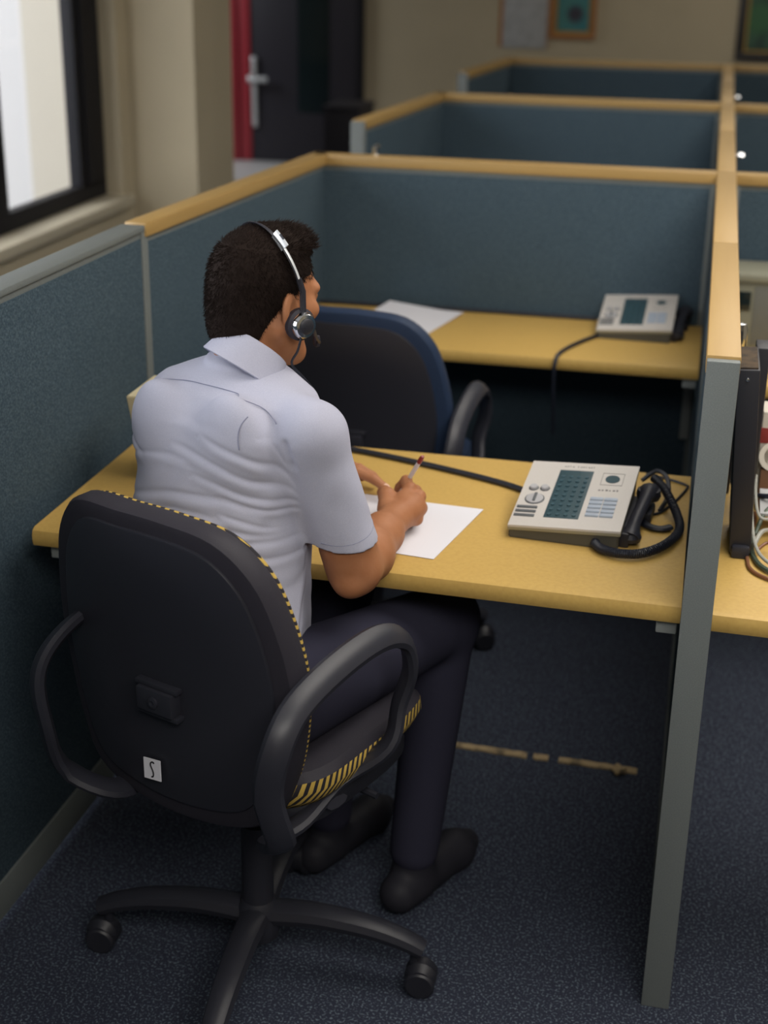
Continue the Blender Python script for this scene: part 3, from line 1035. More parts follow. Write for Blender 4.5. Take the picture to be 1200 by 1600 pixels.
# ------------------------------------------------------------------ clutter right of the spine
t = thing('equipment_tower', 'slim black upright equipment box leaning against the spine partition', 'device', (0.086, 0.262, DT), 0)
LEAN = Matrix.Rotation(R(-3.4), 4, 'Y')
obj('casing', MB().box((-0.018, -0.012, 0.006), (0.017, 0.13, 0.318), 0.003, mtx=LEAN), 'black_plastic', t)
obj('dusty_top', MB().box((-0.015, -0.006, 0.3175), (0.014, 0.125, 0.3205), 0.001, mtx=LEAN), 'dust_brown', t)
obj('foot', MB().box((-0.016, -0.022, 0.0), (0.014, 0.03, 0.022), 0.006), 'black_satin', t)
obj('foot', MB().box((-0.016, 0.09, 0.0), (0.014, 0.125, 0.02), 0.005), 'black_satin', t)
m = MB().lathe([(0, 0), (0.0035, 0), (0.0025, 0.002), (0, 0.0025)], 10, LEAN @ Matrix.Translation((-0.002, -0.012, 0.302)) @ Matrix.Rotation(R(90), 4, 'X'))
obj('screw', m, 'chrome', t)
t = thing('adapter_box', 'small black box standing behind the slim black equipment box', 'device', (0.092, 0.45, DT), 0)
obj('casing', MB().box((-0.010, -0.03, 0.0), (0.013, 0.03, 0.31), 0.003), 'black_plastic', t)
t = thing('chrome_topped_post', 'black cylinder with a shiny chrome top beside the spine partition', 'post', (0.0575, 0.553, DT), 0)
obj('cylinder', MB().lathe([(0, 0), (0.0108, 0), (0.0108, 0.275), (0, 0.275)], 18), 'black_satin', t)
m = MB().lathe([(0, 0.275), (0.0112, 0.275), (0.0122, 0.28), (0.0122, 0.305), (0.009, 0.317), (0, 0.319)], 18)
obj('chrome_cap', m, 'chrome', t)
t = thing('beige_machine', 'beige office machine with a small dark window at the right edge', 'machine', (0.20, 1.65, DT), 0)
obj('housing', MB().box((-0.14, -0.04, 0.0), (0.22, 0.125, 0.165), 0.006), 'beige_plastic', t)
obj('lid', MB().box((-0.145, -0.05, 0.165), (0.225, 0.125, 0.188), 0.008), 'beige_plastic', t)
obj('window', MB().box((-0.125, -0.043, 0.095), (-0.092, -0.039, 0.142), 0.001), 'door_glass', t)
obj('side_panel', MB().box((-0.085, -0.0435, 0.01), (0.21, -0.039, 0.155), 0.001), 'beige_dark', t)
t = thing('carton', 'white and red carton at the right edge behind the cables', 'box', (0.155, 0.53, DT), 0)
obj('box_body', MB().box((-0.045, -0.03, 0), (0.06, 0.04, 0.175), 0.002), 'carton_white', t)
obj('red_band', MB().box((-0.0465, -0.0315, 0.118), (0.0615, 0.0415, 0.146), 0.001), 'carton_red', t)
t = thing('tape_roll', 'white ringed tape roll propped against the red banded carton', 'tape', (0.135, 0.482, DT + 0.100), 0)
RM = Matrix.Rotation(R(72), 4, 'X')
m = MB().lathe([(0.017, -0.008), (0.026, -0.008), (0.026, 0.008), (0.017, 0.008), (0.017, -0.008)], 24, RM)
obj('ring', m, 'carton_white', t)
obj('stand', MB().box((-0.02, -0.012, -0.100), (0.02, 0.006, -0.022), 0.002), 'carton_brown', t)
o = obj('paper_sheet', MB().box((-0.03, -0.06, 0), (0.09, 0.03, 0.006), 0.001, mtx=Matrix.Rotation(R(8), 4, 'X')), 'notice_paper', None)
o.location = (0.145, 0.41, DT + 0.045)
tag(o, 'grey paper lying over the cable tangle at the right edge', 'paper')
wires = [
    ('thin grey wire looping beside the black equipment box', 'wire_grey', 0.0026, [(0.108, 0.46, .80), (0.107, 0.40, .79), (0.112, 0.34, .775), (0.126, 0.33, .77), (0.16, 0.36, .77)]),
    ('pale wire curving down past the black equipment box', 'wire_grey', 0.0030, [(0.100, 0.41, .79), (0.102, 0.33, .768), (0.108, 0.26, .752), (0.122, 0.225, .742), (0.15, 0.20, .738), (0.2, 0.19, .738)]),
    ('dark green cable lowest in the tangle on the desk', 'wire_green', 0.0042, [(0.106, 0.38, .736), (0.104, 0.30, .736), (0.108, 0.24, .736), (0.122, 0.20, .736), (0.15, 0.178, .736), (0.21, 0.165, .736)]),
    ('brown wire outermost in the tangle on the desk', 'wire_brown', 0.0032, [(0.112, 0.45, .734), (0.112, 0.41, .734), (0.0985, 0.31, .734), (0.0975, 0.225, .734), (0.104, 0.19, .734), (0.124, 0.166, .734), (0.16, 0.145, .734), (0.22, 0.135, .734)]),
    ('grey cable crossing the middle of the tangle', 'wire_grey', 0.0040, [(0.107, 0.27, .745), (0.118, 0.30, .757), (0.135, 0.328, .752), (0.17, 0.335, .752), (0.22, 0.325, .75)]),
    ('black cable looped at the top of the tangle', 'cable_black', 0.0045, [(0.106, 0.43, .775), (0.118, 0.40, .785), (0.14, 0.39, .79), (0.165, 0.41, .785), (0.2, 0.40, .78)]),
    ('green cable bent behind the grey wires', 'wire_green', 0.0038, [(0.110, 0.32, .745), (0.125, 0.36, .772), (0.15, 0.385, .777), (0.19, 0.375, .76)]),
    ('brown wire curled among the grey wires', 'wire_brown', 0.0028, [(0.112, 0.26, .741), (0.13, 0.28, .748), (0.145, 0.25, .748), (0.165, 0.235, .742), (0.2, 0.24, .74)]),
]
for lab, mt, r, pts in wires:
    cable('cable', lab, pts, r, mt, 8, 'tangled cables on the right-hand desk')

# ------------------------------------------------------------------ on the floor, on the back wall
o = MB()
for a, b in ((-0.456, -0.292), (-0.278, -0.245), (-0.222, -0.052)):
    n_ = 10
    up = [(a + (b - a) * i / n_, 0.751 - 0.012 * (a + (b - a) * i / n_ + 0.456) / 0.41 + random.uniform(-0.002, 0.002) + 0.011) for i in range(n_ + 1)]
    dn = [(x, y - 0.020 + random.uniform(-0.002, 0.002)) for x, y in up[::-1]]
    o.prism(dn + up[::1], 0.0, 0.004, 0)
tr = obj('floor_strip', o, 'trunking', None, (-0.25, 0.74, 0))
tag(tr, 'worn tan strip on the carpet in the dark under the desk', 'strip')
m = MB()
bm = bmesh.new()
bmesh.ops.create_icosphere(bm, subdivisions=3, radius=0.016)
for v in bm.verts:
    k = 1 + 0.3 * math.sin(v.co.x * 260) * math.cos(v.co.y * 210 + v.co.z * 130)
    v.co *= k
    v.co.z *= 0.6
m.join(bm)
o = obj('crumpled_scrap', m, 'trunking', None)
o.location = (-0.088, 0.725, 0.009)
tag(o, 'crumpled tan scrap at the right end of the floor strip', 'scrap')

t = thing('wall_notice', 'large white notice with brown edge on the back wall', 'notice', (-1.35, YB, 1.4))
obj('sheet', MB().box((-0.145, -0.012, -0.408), (0.158, -0.004, 0.40), 0.001), 'notice_paper', t)
obj('backing_board', MB().box((-0.170, -0.010, -0.40), (0.166, 0.0, 0.41), 0.002), 'picture_wood', t)
MATS['picture_teal'] = picture_mat('picture_teal', (0.035, 0.19, 0.215, 1), (0.035, 0.03, 0.05, 1), (0.015, -0.005, -0.13), 0.055, (0.06, 0.21, 0.20, 1))
MATS['picture_green'] = picture_mat('picture_green', (0.012, 0.045, 0.03, 1), (0.03, 0.12, 0.045, 1), (-0.16, -0.005, -0.05), 0.10, (0.035, 0.10, 0.06, 1))
MATS['mount_yellow'] = mat('mount_yellow', (0.42, 0.27, 0.05, 1), 0.6)


def picture(label, x0, x1, z0, z1, w, fm, pm):
    cx, cz = (x0 + x1) / 2, (z0 + z1) / 2
    t = thing('framed_picture', label, 'picture', (cx, YB, cz))
    hw, hh = (x1 - x0) / 2, (z1 - z0) / 2
    m = MB()
    for lo, hi in (((-hw, -0.025, -hh), (hw, 0, -hh + w)), ((-hw, -0.025, hh - w), (hw, 0, hh)), ((-hw, -0.025, -hh + w), (-hw + w, 0, hh - w)), ((hw - w, -0.025, -hh + w), (hw, 0, hh - w))):
        m.box(lo, hi, 0.004)
    obj('frame', m, fm, t)
    obj('mount', MB().box((-hw + w - 0.002, -0.008, -hh + w - 0.002), (hw - w + 0.002, -0.002, hh - w + 0.002)), 'mount_yellow', t)
    obj('image', MB().box((-hw + w + 0.014, -0.012, -hh + w + 0.014), (hw - w - 0.014, -0.0075, hh - w - 0.014)), pm, t)


picture('teal picture with a dark blot in an orange wood frame', -1.175, -0.862, 1.062, 1.64, 0.035, 'picture_wood', 'picture_teal')
picture('dark framed picture of green foliage at the right of the back wall', 0.072, 0.66, 0.955, 1.60, 0.055, 'dark_frame', 'picture_green')
t = thing('storage_cabinet', 'low black cabinet left of the second cubicle near the door', 'cabinet', (-2.28, 6.9, 0))
obj('body', MB().box((-0.115, 0, 0.03), (0.112, 0.40, 0.685), 0.004), 'cabinet_black', t)
dr = obj('cabinet_door', MB().box((-0.110, -0.016, 0.05), (0.107, 0.001, 0.665), 0.003), 'cabinet_black', t)
obj('cabinet_handle', MB().tube([(0.085, -0.03, 0.50), (0.085, -0.03, 0.58)], 0.005, 8), 'cabinet_black', dr)
obj('cabinet_top', MB().box((-0.125, -0.02, 0.685), (0.122, 0.41, 0.705), 0.004), 'cabinet_black', t)
obj('plinth', MB().box((-0.105, 0.02, 0.0), (0.102, 0.38, 0.03)), 'cabinet_black', t)

# ------------------------------------------------------------------ the man: sculpted as distance fields
def vunit(v):
    v = np.asarray(v, float)
    return v / np.linalg.norm(v)


class Sculpt:
    """a grid of signed distances; shapes are blended in, then the zero level becomes the surface"""

    def __init__(self, lo, hi, vox):
        self.lo, self.vox = np.array(lo, float), vox
        self.n = np.ceil((np.array(hi) - self.lo) / vox).astype(int) + 1
        self.D = np.full(self.n, 0.2, np.float32)
        self.ax = [(self.lo[i] + vox * np.arange(self.n[i])).astype(np.float32) for i in range(3)]

    def block(self, lo, hi, pad):
        a = np.clip(((np.array(lo) - pad - self.lo) / self.vox).astype(int), 0, self.n - 1)
        b = np.clip(((np.array(hi) + pad - self.lo) / self.vox).astype(int) + 2, 1, self.n)
        sl = tuple(slice(a[i], b[i]) for i in range(3))
        X = self.ax[0][sl[0]][:, None, None]
        Y = self.ax[1][sl[1]][None, :, None]
        Z = self.ax[2][sl[2]][None, None, :]
        return sl, X, Y, Z

    def mix(self, sl, d, k, op):
        a = self.D[sl]
        if op == 'add':
            if k > 0:
                h = np.clip(0.5 + 0.5 * (a - d) / k, 0, 1)
                self.D[sl] = a + (d - a) * h - k * h * (1 - h)
            else:
                self.D[sl] = np.minimum(a, d)
        else:
            if k > 0:
                h = np.clip(0.5 - 0.5 * (a + d) / k, 0, 1)
                self.D[sl] = a + (-d - a) * h + k * h * (1 - h)
            else:
                self.D[sl] = np.maximum(a, -d)

    def cone(self, a, b, ra, rb, k=0.01, op='add', flat=None):
        """round cone; flat = (axis, factor) makes it thinner or wider along that axis"""
        a, b = np.array(a, float), np.array(b, float)
        r = max(ra, rb) * (1.6 if flat else 1)
        sl, X, Y, Z = self.block(np.minimum(a, b) - r, np.maximum(a, b) + r, k + 0.012)
        ab = b - a
        px, py, pz = X - a[0], Y - a[1], Z - a[2]
        if flat:
            n, f = vunit(flat[0]), flat[1]
            dn = px * n[0] + py * n[1] + pz * n[2]
            g = (1 / f - 1)
            px, py, pz = px + n[0] * dn * g, py + n[1] * dn * g, pz + n[2] * dn * g
            ab = ab + n * (ab @ n) * g
        h = np.clip((px * ab[0] + py * ab[1] + pz * ab[2]) / max(ab @ ab, 1e-9), 0, 1)
        d = np.sqrt((px - ab[0] * h) ** 2 + (py - ab[1] * h) ** 2 + (pz - ab[2] * h) ** 2) - (ra + (rb - ra) * h)
        if flat and flat[1] < 1:
            d = d * (0.5 + 0.5 * flat[1])
        self.mix(sl, d, k, op)

    def chain(self, pts, rads, k=0.006, **kw):
        for i in range(len(pts) - 1):
            self.cone(pts[i], pts[i + 1], rads[i], rads[i + 1], k, **kw)

    def ell(self, c, B, rad, k=0.01, op='add'):
        """ellipsoid: centre, basis rows (three unit vectors), radii"""
        c = np.array(c, float)
        r = max(rad)
        sl, X, Y, Z = self.block(c - r, c + r, k + 0.012)
        px, py, pz = X - c[0], Y - c[1], Z - c[2]
        q = [(px * b[0] + py * b[1] + pz * b[2]) for b in B]
        k0 = np.sqrt(sum((q[i] / rad[i]) ** 2 for i in range(3)))
        k1 = np.sqrt(sum((q[i] / rad[i] ** 2) ** 2 for i in range(3)))
        d = k0 * (k0 - 1) / np.maximum(k1, 1e-6)
        self.mix(sl, d, k, op)

    def loft(self, keys, right, fwd, k=0.02, e=2.5, grow=0.0, op='add'):
        """upright body section by section: keys (z, cx, cy, half width, half depth)"""
        K = np.array(keys, float)
        m = K[:, 3].max()
        lo = (K[:, 1].min() - m, K[:, 2].min() - m, K[0, 0])
        hi = (K[:, 1].max() + m, K[:, 2].max() + m, K[-1, 0])
        sl, X, Y, Z = self.block(lo, hi, 0.03)
        z = np.clip(Z, K[0, 0], K[-1, 0])
        cx, cy, a, b = [np.interp(z, K[:, 0], K[:, i]) for i in (1, 2, 3, 4)]
        a, b = a + grow, b + grow
        px, py = X - cx, Y - cy
        u = px * right[0] + py * right[1]
        v = px * fwd[0] + py * fwd[1]
        rr = (np.abs(u / a) ** e + np.abs(v / b) ** e) ** (1 / e)
        d = (rr - 1) * np.minimum(a, b)
        dz = np.maximum(np.maximum(K[0, 0] - Z, Z - K[-1, 0]), -1)
        d = np.maximum(d, dz)
        self.mix(sl, d.astype(np.float32), k, op)

    def half(self, p, n, k=0.0, lo=None, hi=None):
        """cuts away everything on the side the normal n points to (inside the box lo..hi)"""
        n = vunit(n)
        sl, X, Y, Z = self.block(lo if lo is not None else self.lo, hi if hi is not None else self.lo + self.n * self.vox, 0)
        d = -((X - p[0]) * n[0] + (Y - p[1]) * n[1] + (Z - p[2]) * n[2])
        self.mix(sl, np.broadcast_to(d, self.D[sl].shape), k, 'sub')

    def mesh(self, name, mats, parent, origin, smooth_iter=2, fn=None):
        g = openvdb.FloatGrid(background=0.2)
        g.copyFromArray(self.D)
        out = g.convertToQuads(isovalue=0.0)
        P, Q = out[0], out[-1]
        P = np.asarray(P, float) * self.vox + self.lo
        Q = np.asarray(Q, int)
        # light smoothing along the edges
        for _ in range(smooth_iter):
            acc = np.zeros_like(P)
            cnt = np.zeros(len(P))
            for i in range(4):
                a, b = Q[:, i], Q[:, (i + 1) % 4]
                np.add.at(acc, a, P[b])
                np.add.at(cnt, a, 1)
                np.add.at(acc, b, P[a])
                np.add.at(cnt, b, 1)
            P = P * 0.5 + 0.5 * acc / np.maximum(cnt, 1)[:, None]
        if fn is not None:
            P = fn(P)
        me = bpy.data.meshes.new(name)
        me.vertices.add(len(P))
        me.vertices.foreach_set('co', (P - np.array(origin)).astype(np.float32).ravel())
        me.loops.add(Q.size)
        me.loops.foreach_set('vertex_index', Q.ravel().astype(np.int32))
        me.polygons.add(len(Q))
        me.polygons.foreach_set('loop_start', np.arange(0, Q.size, 4, dtype=np.int32))
        me.update(calc_edges=True)
        me.validate()
        # make the faces look outward
        bm = bmesh.new()
        bm.from_mesh(me)
        bmesh.ops.recalc_face_normals(bm, faces=list(bm.faces))
        for f in bm.faces:
            f.smooth = True
        bm.to_mesh(me)
        bm.free()
        for m in ([mats] if isinstance(mats, str) else mats):
            me.materials.append(MATS[m])
        return link_mesh(name, me, parent), P, Q


TH = R(30)
TR = np.array([math.cos(TH), -math.sin(TH), 0.0])        # the man's right
TF = np.array([math.sin(TH), math.cos(TH), 0.0])         # the way he faces
UP = np.array([0, 0, 1.0])
MAN = (-0.66, -0.06, 0.0)
man = thing('person', 'man in a pale blue short sleeved shirt seated at the desk, writing', 'person', MAN)

SH_R = np.array([-0.551, -0.076, 0.990])
EL_R = np.array([-0.497, -0.040, 0.768])
WR_R = np.array([-0.482, 0.172, 0.768])
SH_L = np.array([-0.823, 0.092, 0.968])
EL_L = np.array([-0.838, 0.205, 0.775])
WR_L = np.array([-0.700, 0.345, 0.766])
TORSO = [(.46, -.668, -.100, .178, .126), (.56, -.680, -.090, .168, .120), (.66, -.695, -.073, .156, .110), (.76, -.712, -.043, .154, .107),
         (.86, -.714, -.017, .155, .108), (.93, -.706, .002, .155, .107), (.985, -.700, .019, .160, .100), (1.025, -.700, .034, .138, .083), (1.045, -.697, .042, .088, .066), (1.058, -.694, .048, .050, .05)]
NECK0 = np.array([-0.694, 0.046, 1.02])

# head frame
HY, HT = R(38), R(7)
HF = np.array([math.sin(HY) * math.cos(HT), math.cos(HY) * math.cos(HT), -math.sin(HT)])
HR = np.array([math.cos(HY), -math.sin(HY), 0.0])
HU = np.cross(HR, HF)
HB = (HF, HR, HU)
HC = np.array([-0.678, 0.088, 1.160])
HS = 0.84


def hp(f, r, u):
    return HC + HS * (HF * f + HR * r + HU * u)


body = Sculpt((-1.0, -0.25, 0.62), (-0.36, 0.46, 1.30), 0.0023)
body.loft(TORSO, TR, TF, 0.0, 2.4, -0.020)
body.cone(NECK0 + TF * 0.012, hp(-0.012, 0, -0.055), 0.046, 0.045, 0.02)
body.cone(hp(-0.045, 0, -0.045), NECK0 - TF * 0.012, 0.036, 0.040, 0.02)
for s in (-1, 1):        # shoulders
    body.cone(NECK0 + UP * -0.03 + TF * 0.01, SH_R if s > 0 else SH_L, 0.036, 0.038, 0.02)
# skull, face
body.ell(hp(0.0, 0, 0.020), HB, (0.097 * HS, 0.076 * HS, 0.088 * HS), 0.0)
body.ell(hp(0.040, 0, -0.045), HB, (0.056 * HS, 0.060 * HS, 0.078 * HS), 0.03)
for s in (-1, 1):
    body.cone(hp(0.0, s * 0.056, -0.058), hp(0.068, s * 0.022, -0.112), 0.018, 0.018, 0.022)
    body.ell(hp(0.066, s * 0.044, -0.026), HB, (0.026, 0.020, 0.018), 0.018)
    body.ell(hp(0.084, s * 0.026, 0.014), HB, (0.014, 0.026, 0.010), 0.014)
    body.ell(hp(0.098, s * 0.031, -0.008), HB, (0.016, 0.016, 0.011), 0.010, 'sub')
    body.ell(hp(0.083, s * 0.031, -0.008), HB, (0.013, 0.0145, 0.012), 0.002)
    body.ell(hp(0.010, s * 0.078, -0.026), (vunit(HF * 0.95 + HR * s * -0.25 + HU * 0.15), vunit(HR * s + HF * 0.3), HU), (0.018, 0.007, 0.030), 0.006)
    body.ell(hp(0.016, s * 0.087, -0.023), HB, (0.010, 0.006, 0.019), 0.005, 'sub')
    body.ell(hp(0.016, s * 0.077, -0.050), HB, (0.009, 0.006, 0.010), 0.005)
body.ell(hp(0.076, 0, -0.112), HB, (0.020, 0.024, 0.018), 0.016)
for s in (-1, 1):        # upper eyelids
    body.ell(hp(0.0855, s * 0.031, -0.001), HB, (0.0125, 0.0155, 0.0075), 0.003)
body.chain([hp(0.094, 0, 0.006), hp(0.108, 0, -0.022), hp(0.118, 0, -0.038)], [0.007, 0.009, 0.011], 0.012)
for s in (-1, 1):
    body.ell(hp(0.104, s * 0.012, -0.042), HB, (0.010, 0.008, 0.008), 0.006)
body.ell(hp(0.096, 0, -0.068), HB, (0.009, 0.022, 0.006), 0.006)
body.ell(hp(0.095, 0, -0.079), HB, (0.009, 0.019, 0.006), 0.006)
body.cone(hp(0.106, -0.02, -0.0735), hp(0.106, 0.02, -0.0735), 0.0022, 0.0022, 0.003, 'sub')

# arms
for S_, E_, W_2, s in ((SH_R, EL_R, WR_R, 1), (SH_L, EL_L, WR_L, -1)):
    body.cone(S_, E_, 0.038, 0.0385, 0.02)
    body.ell(S_ * 0.20 + E_ * 0.80 + TF * 0.003, (TR, TF, UP), (0.040, 0.040, 0.050), 0.02)
    d = vunit(W_2 - E_)
    side = vunit(np.cross(d, UP))
    mid = E_ + (W_2 - E_) * 0.28
    body.cone(E_, mid, 0.0375, 0.0415, 0.02)
    body.cone(mid, E_ + (W_2 - E_) * 0.7, 0.0415, 0.033, 0.02)
    body.cone(E_ + (W_2 - E_) * 0.7, W_2, 0.033, 0.0255, 0.015, flat=(side if s < 0 else UP, 1.0))
    body.ell(E_ - d * 0.028 + UP * -0.018, (d, side, UP), (0.014, 0.016, 0.014), 0.02)

# right hand: little finger side on the paper, pen between thumb and forefinger
PEN_T = np.array([-0.515, 0.300, DT + 0.0035])
PEN_E = np.array([-0.452, 0.258, 0.852])
pd = PEN_E - PEN_T
PEN_E = PEN_T + pd / np.linalg.norm(pd) * 0.142
MCP = [np.array(p) for p in ((-0.471, 0.242, 0.797), (-0.455, 0.240, 0.785), (-0.449, 0.228, 0.769), (-0.452, 0.212, 0.755))]
palm_c = (WR_R + MCP[0] + MCP[1] + MCP[2] + MCP[3]) / 5
body.cone(WR_R, palm_c, 0.0255, 0.026, 0.012)
RH = [0.0115, 0.0118, 0.011, 0.010]
for i in range(4):
    body.cone(WR_R + (MCP[i] - WR_R) * 0.25, MCP[i], 0.0160, RH[i] - 0.0008, 0.007)
body.cone(palm_c + np.array([-0.016, 0.0, 0.002]), MCP[2] + np.array([-0.02, 0.004, -0.004]), 0.017, 0.013, 0.015)
FING = [
    [(-0.4835, 0.281, 0.797), (-0.4975, 0.297, 0.778), (-0.5055, 0.3035, 0.7585)],
    [(-0.4670, 0.282, 0.780), (-0.4890, 0.303, 0.764), (-0.5050, 0.311, 0.7490)],
    [(-0.4595, 0.268, 0.761), (-0.4820, 0.291, 0.7525), (-0.4980, 0.296, 0.7435)],
    [(-0.4600, 0.246, 0.748), (-0.4800, 0.265, 0.7435), (-0.4930, 0.269, 0.7405)]]
for i in range(4):
    pts = [MCP[i]] + [np.array(p) for p in FING[i]]
    r0 = RH[i]
    body.chain(pts, [r0, r0 * 0.90, r0 * 0.78, r0 * 0.66], 0.003)
    body.ell(pts[0] + UP * 0.002 + np.array([0.002, 0, 0]), (TR, TF, UP), (r0 * 1.10, r0 * 1.10, r0 * 1.05), 0.003)
TH_R = [WR_R + np.array([-0.014, 0.018, 0.012]), np.array([-0.5045, 0.222, 0.789]), np.array([-0.5165, 0.256, 0.782]), np.array([-0.5145, 0.283, 0.7645])]
body.chain(TH_R, [0.018, 0.0135, 0.0115, 0.0090], 0.006)
body.ell(TH_R[1] + UP * 0.002, (TR, TF, UP), (0.0135, 0.0135, 0.013), 0.006)
# left hand: lying on the desk, forefinger and thumb towards the paper
LM = [np.array(p) for p in ((-0.628, 0.350, 0.770), (-0.634, 0.371, 0.768), (-0.646, 0.388, 0.763), (-0.660, 0.401, 0.757))]
for i in range(4):
    body.cone(WR_L, LM[i], 0.020, RH[i] + 0.001, 0.012, flat=(UP, 0.8))
LF = [
    [(-0.588, 0.354, 0.778), (-0.558, 0.349, 0.770), (-0.534, 0.342, 0.757)],
    [(-0.592, 0.379, 0.774), (-0.566, 0.377, 0.763), (-0.547, 0.370, 0.750)],
    [(-0.607, 0.402, 0.768), (-0.583, 0.403, 0.757), (-0.566, 0.398, 0.746)],
    [(-0.628, 0.418, 0.759), (-0.609, 0.421, 0.750), (-0.594, 0.418, 0.743)]]
for i in range(4):
    pts = [LM[i]] + [np.array(p) for p in LF[i]]
    body.chain(pts, [RH[i], RH[i] * 0.9, RH[i] * 0.8, RH[i] * 0.68], 0.003)
body.chain([WR_L + np.array([0.012, -0.012, 0.0]), np.array([-0.646, 0.306, 0.755]), np.array([-0.600, 0.258, 0.749]), np.array([-0.560, 0.238, 0.7440])], [0.018, 0.0145, 0.0115, 0.0095], 0.006)
body_o, _, _ = body.mesh('body', 'skin', man, MAN, 1)
del body

# finger nails
def nail(name_parent, tip, prev, up, w):
    d = vunit(np.array(tip) - np.array(prev))
    n = vunit(np.array(up) - d * (np.array(up) @ d))
    s = np.cross(d, n)
    c = np.array(tip) + n * w * 0.93 + d * w * 0.15
    B = Matrix(((s[0], d[0], n[0], c[0] - MAN[0]), (s[1], d[1], n[1], c[1] - MAN[1]), (s[2], d[2], n[2], c[2] - MAN[2]), (0, 0, 0, 1)))
    m = MB().lathe([(0, -0.0012), (1, -0.0012), (0.9, 0.0004), (0, 0.001)], 14, B @ Matrix.Diagonal((w * 0.62, w * 0.9, 1, 1)))
    obj('finger_nail', m, 'nail', man)


nail(man, LF[0][2], LF[0][1], (0.1, -0.3, 1), RH[0] * 0.68)
nail(man, (-0.560, 0.238, 0.7440), (-0.600, 0.258, 0.749), (0.2, -0.4, 1), 0.0095)

# ------------------------------------------------------------------ shirt
shirt = Sculpt((-0.96, -0.26, 0.585), (-0.40, 0.26, 1.12), 0.0021)
shirt.loft(TORSO, TR, TF, 0.0, 2.4, 0.0)


def tors(z):
    K = np.array(TORSO)
    return [np.interp(z, K[:, 0], K[:, i]) for i in (1, 2, 3, 4)]


def back_pt(u, z, out=0.0):
    """point on the back of the shirt: u to the man's right of his spine"""
    cx, cy, a, b = tors(z)
    v = -(max(0.0, 1 - abs(u / a) ** 2.4)) ** (1 / 2.4) * b
    return np.array([cx, cy, z]) + TR * u + TF * (v - out)


# shoulders and shoulder blades
shirt.cone(NECK0 + TR * 0.03 - UP * 0.014, SH_R + UP * 0.004, 0.044, 0.043, 0.025)
shirt.cone(NECK0 - TR * 0.03 + UP * 0.005, SH_L + UP * 0.006, 0.048, 0.043, 0.03)
shirt.ell(back_pt(0.075, 0.975, -0.02), (TR, TF, UP), (0.06, 0.035, 0.07), 0.03)
shirt.ell(back_pt(-0.085, 0.965, -0.02), (TR, TF, UP), (0.06, 0.035, 0.07), 0.03)
# stand of the collar
axn = vunit(UP + TF * 0.66 + TR * 0.20)
CN = np.array([-0.688, 0.043, 1.062])
shirt.cone(NECK0 - UP * 0.012, CN - axn * 0.040, 0.056, 0.0490, 0.02)
# sleeves
SL_R = EL_R + (SH_R - EL_R) * 0.24
SL_L = EL_L + (SH_L - EL_L) * 0.25
shirt.cone(SH_R, SL_R + (SL_R - SH_R) * 0.4, 0.0455, 0.0495, 0.028)
shirt.cone(SH_L, SL_L, 0.045, 0.047, 0.02)
lo_r, hi_r = SL_R - 0.14, SL_R + np.array([0.10, 0.10, 0.10])
dirR = vunit(EL_R - SH_R)


# crease where the right sleeve meets the body
ap = [np.array(p) for p in ((-0.583, -0.118, 0.985), (-0.577, -0.117, 0.952), (-0.573, -0.115, 0.915), (-0.564, -0.105, 0.868), (-0.554, -0.10, 0.825))]
for a, b in zip(ap, ap[1:]):
    shirt.cone(a, b, 0.0050, 0.0065, 0.010, 'sub')
for S_, E_, SLv, rr, s in ((SH_R, EL_R, SL_R, 0.0478, 1), (SH_L, EL_L, SL_L, 0.0455, -1)):
    d = vunit(E_ - S_)
    nrm = vunit(d * 0.35 - UP * 0.65 - TR * 0.14 * s)
    # cut the sleeve end square, then hollow it so that the arm leaves an open cuff
    lo = SLv - 0.085 if s > 0 else SLv - 0.075
    lo = np.array([max(lo[0], -0.5620) if s > 0 else lo[0], lo[1], SLv[2] - 0.16])
    hi = np.array([SLv[0] + 0.10 if s > 0 else min(SLv[0] + 0.07, -0.84), SLv[1] + 0.085, SLv[2] + 0.06])
    if s > 0:
        shirt.half(SLv, nrm, 0.0, lo, hi)
    shirt.cone(S_ + d * (0.13 if s > 0 else 0.10), SLv + d * 0.06, rr - 0.004, rr - 0.003, 0.004, 'sub')


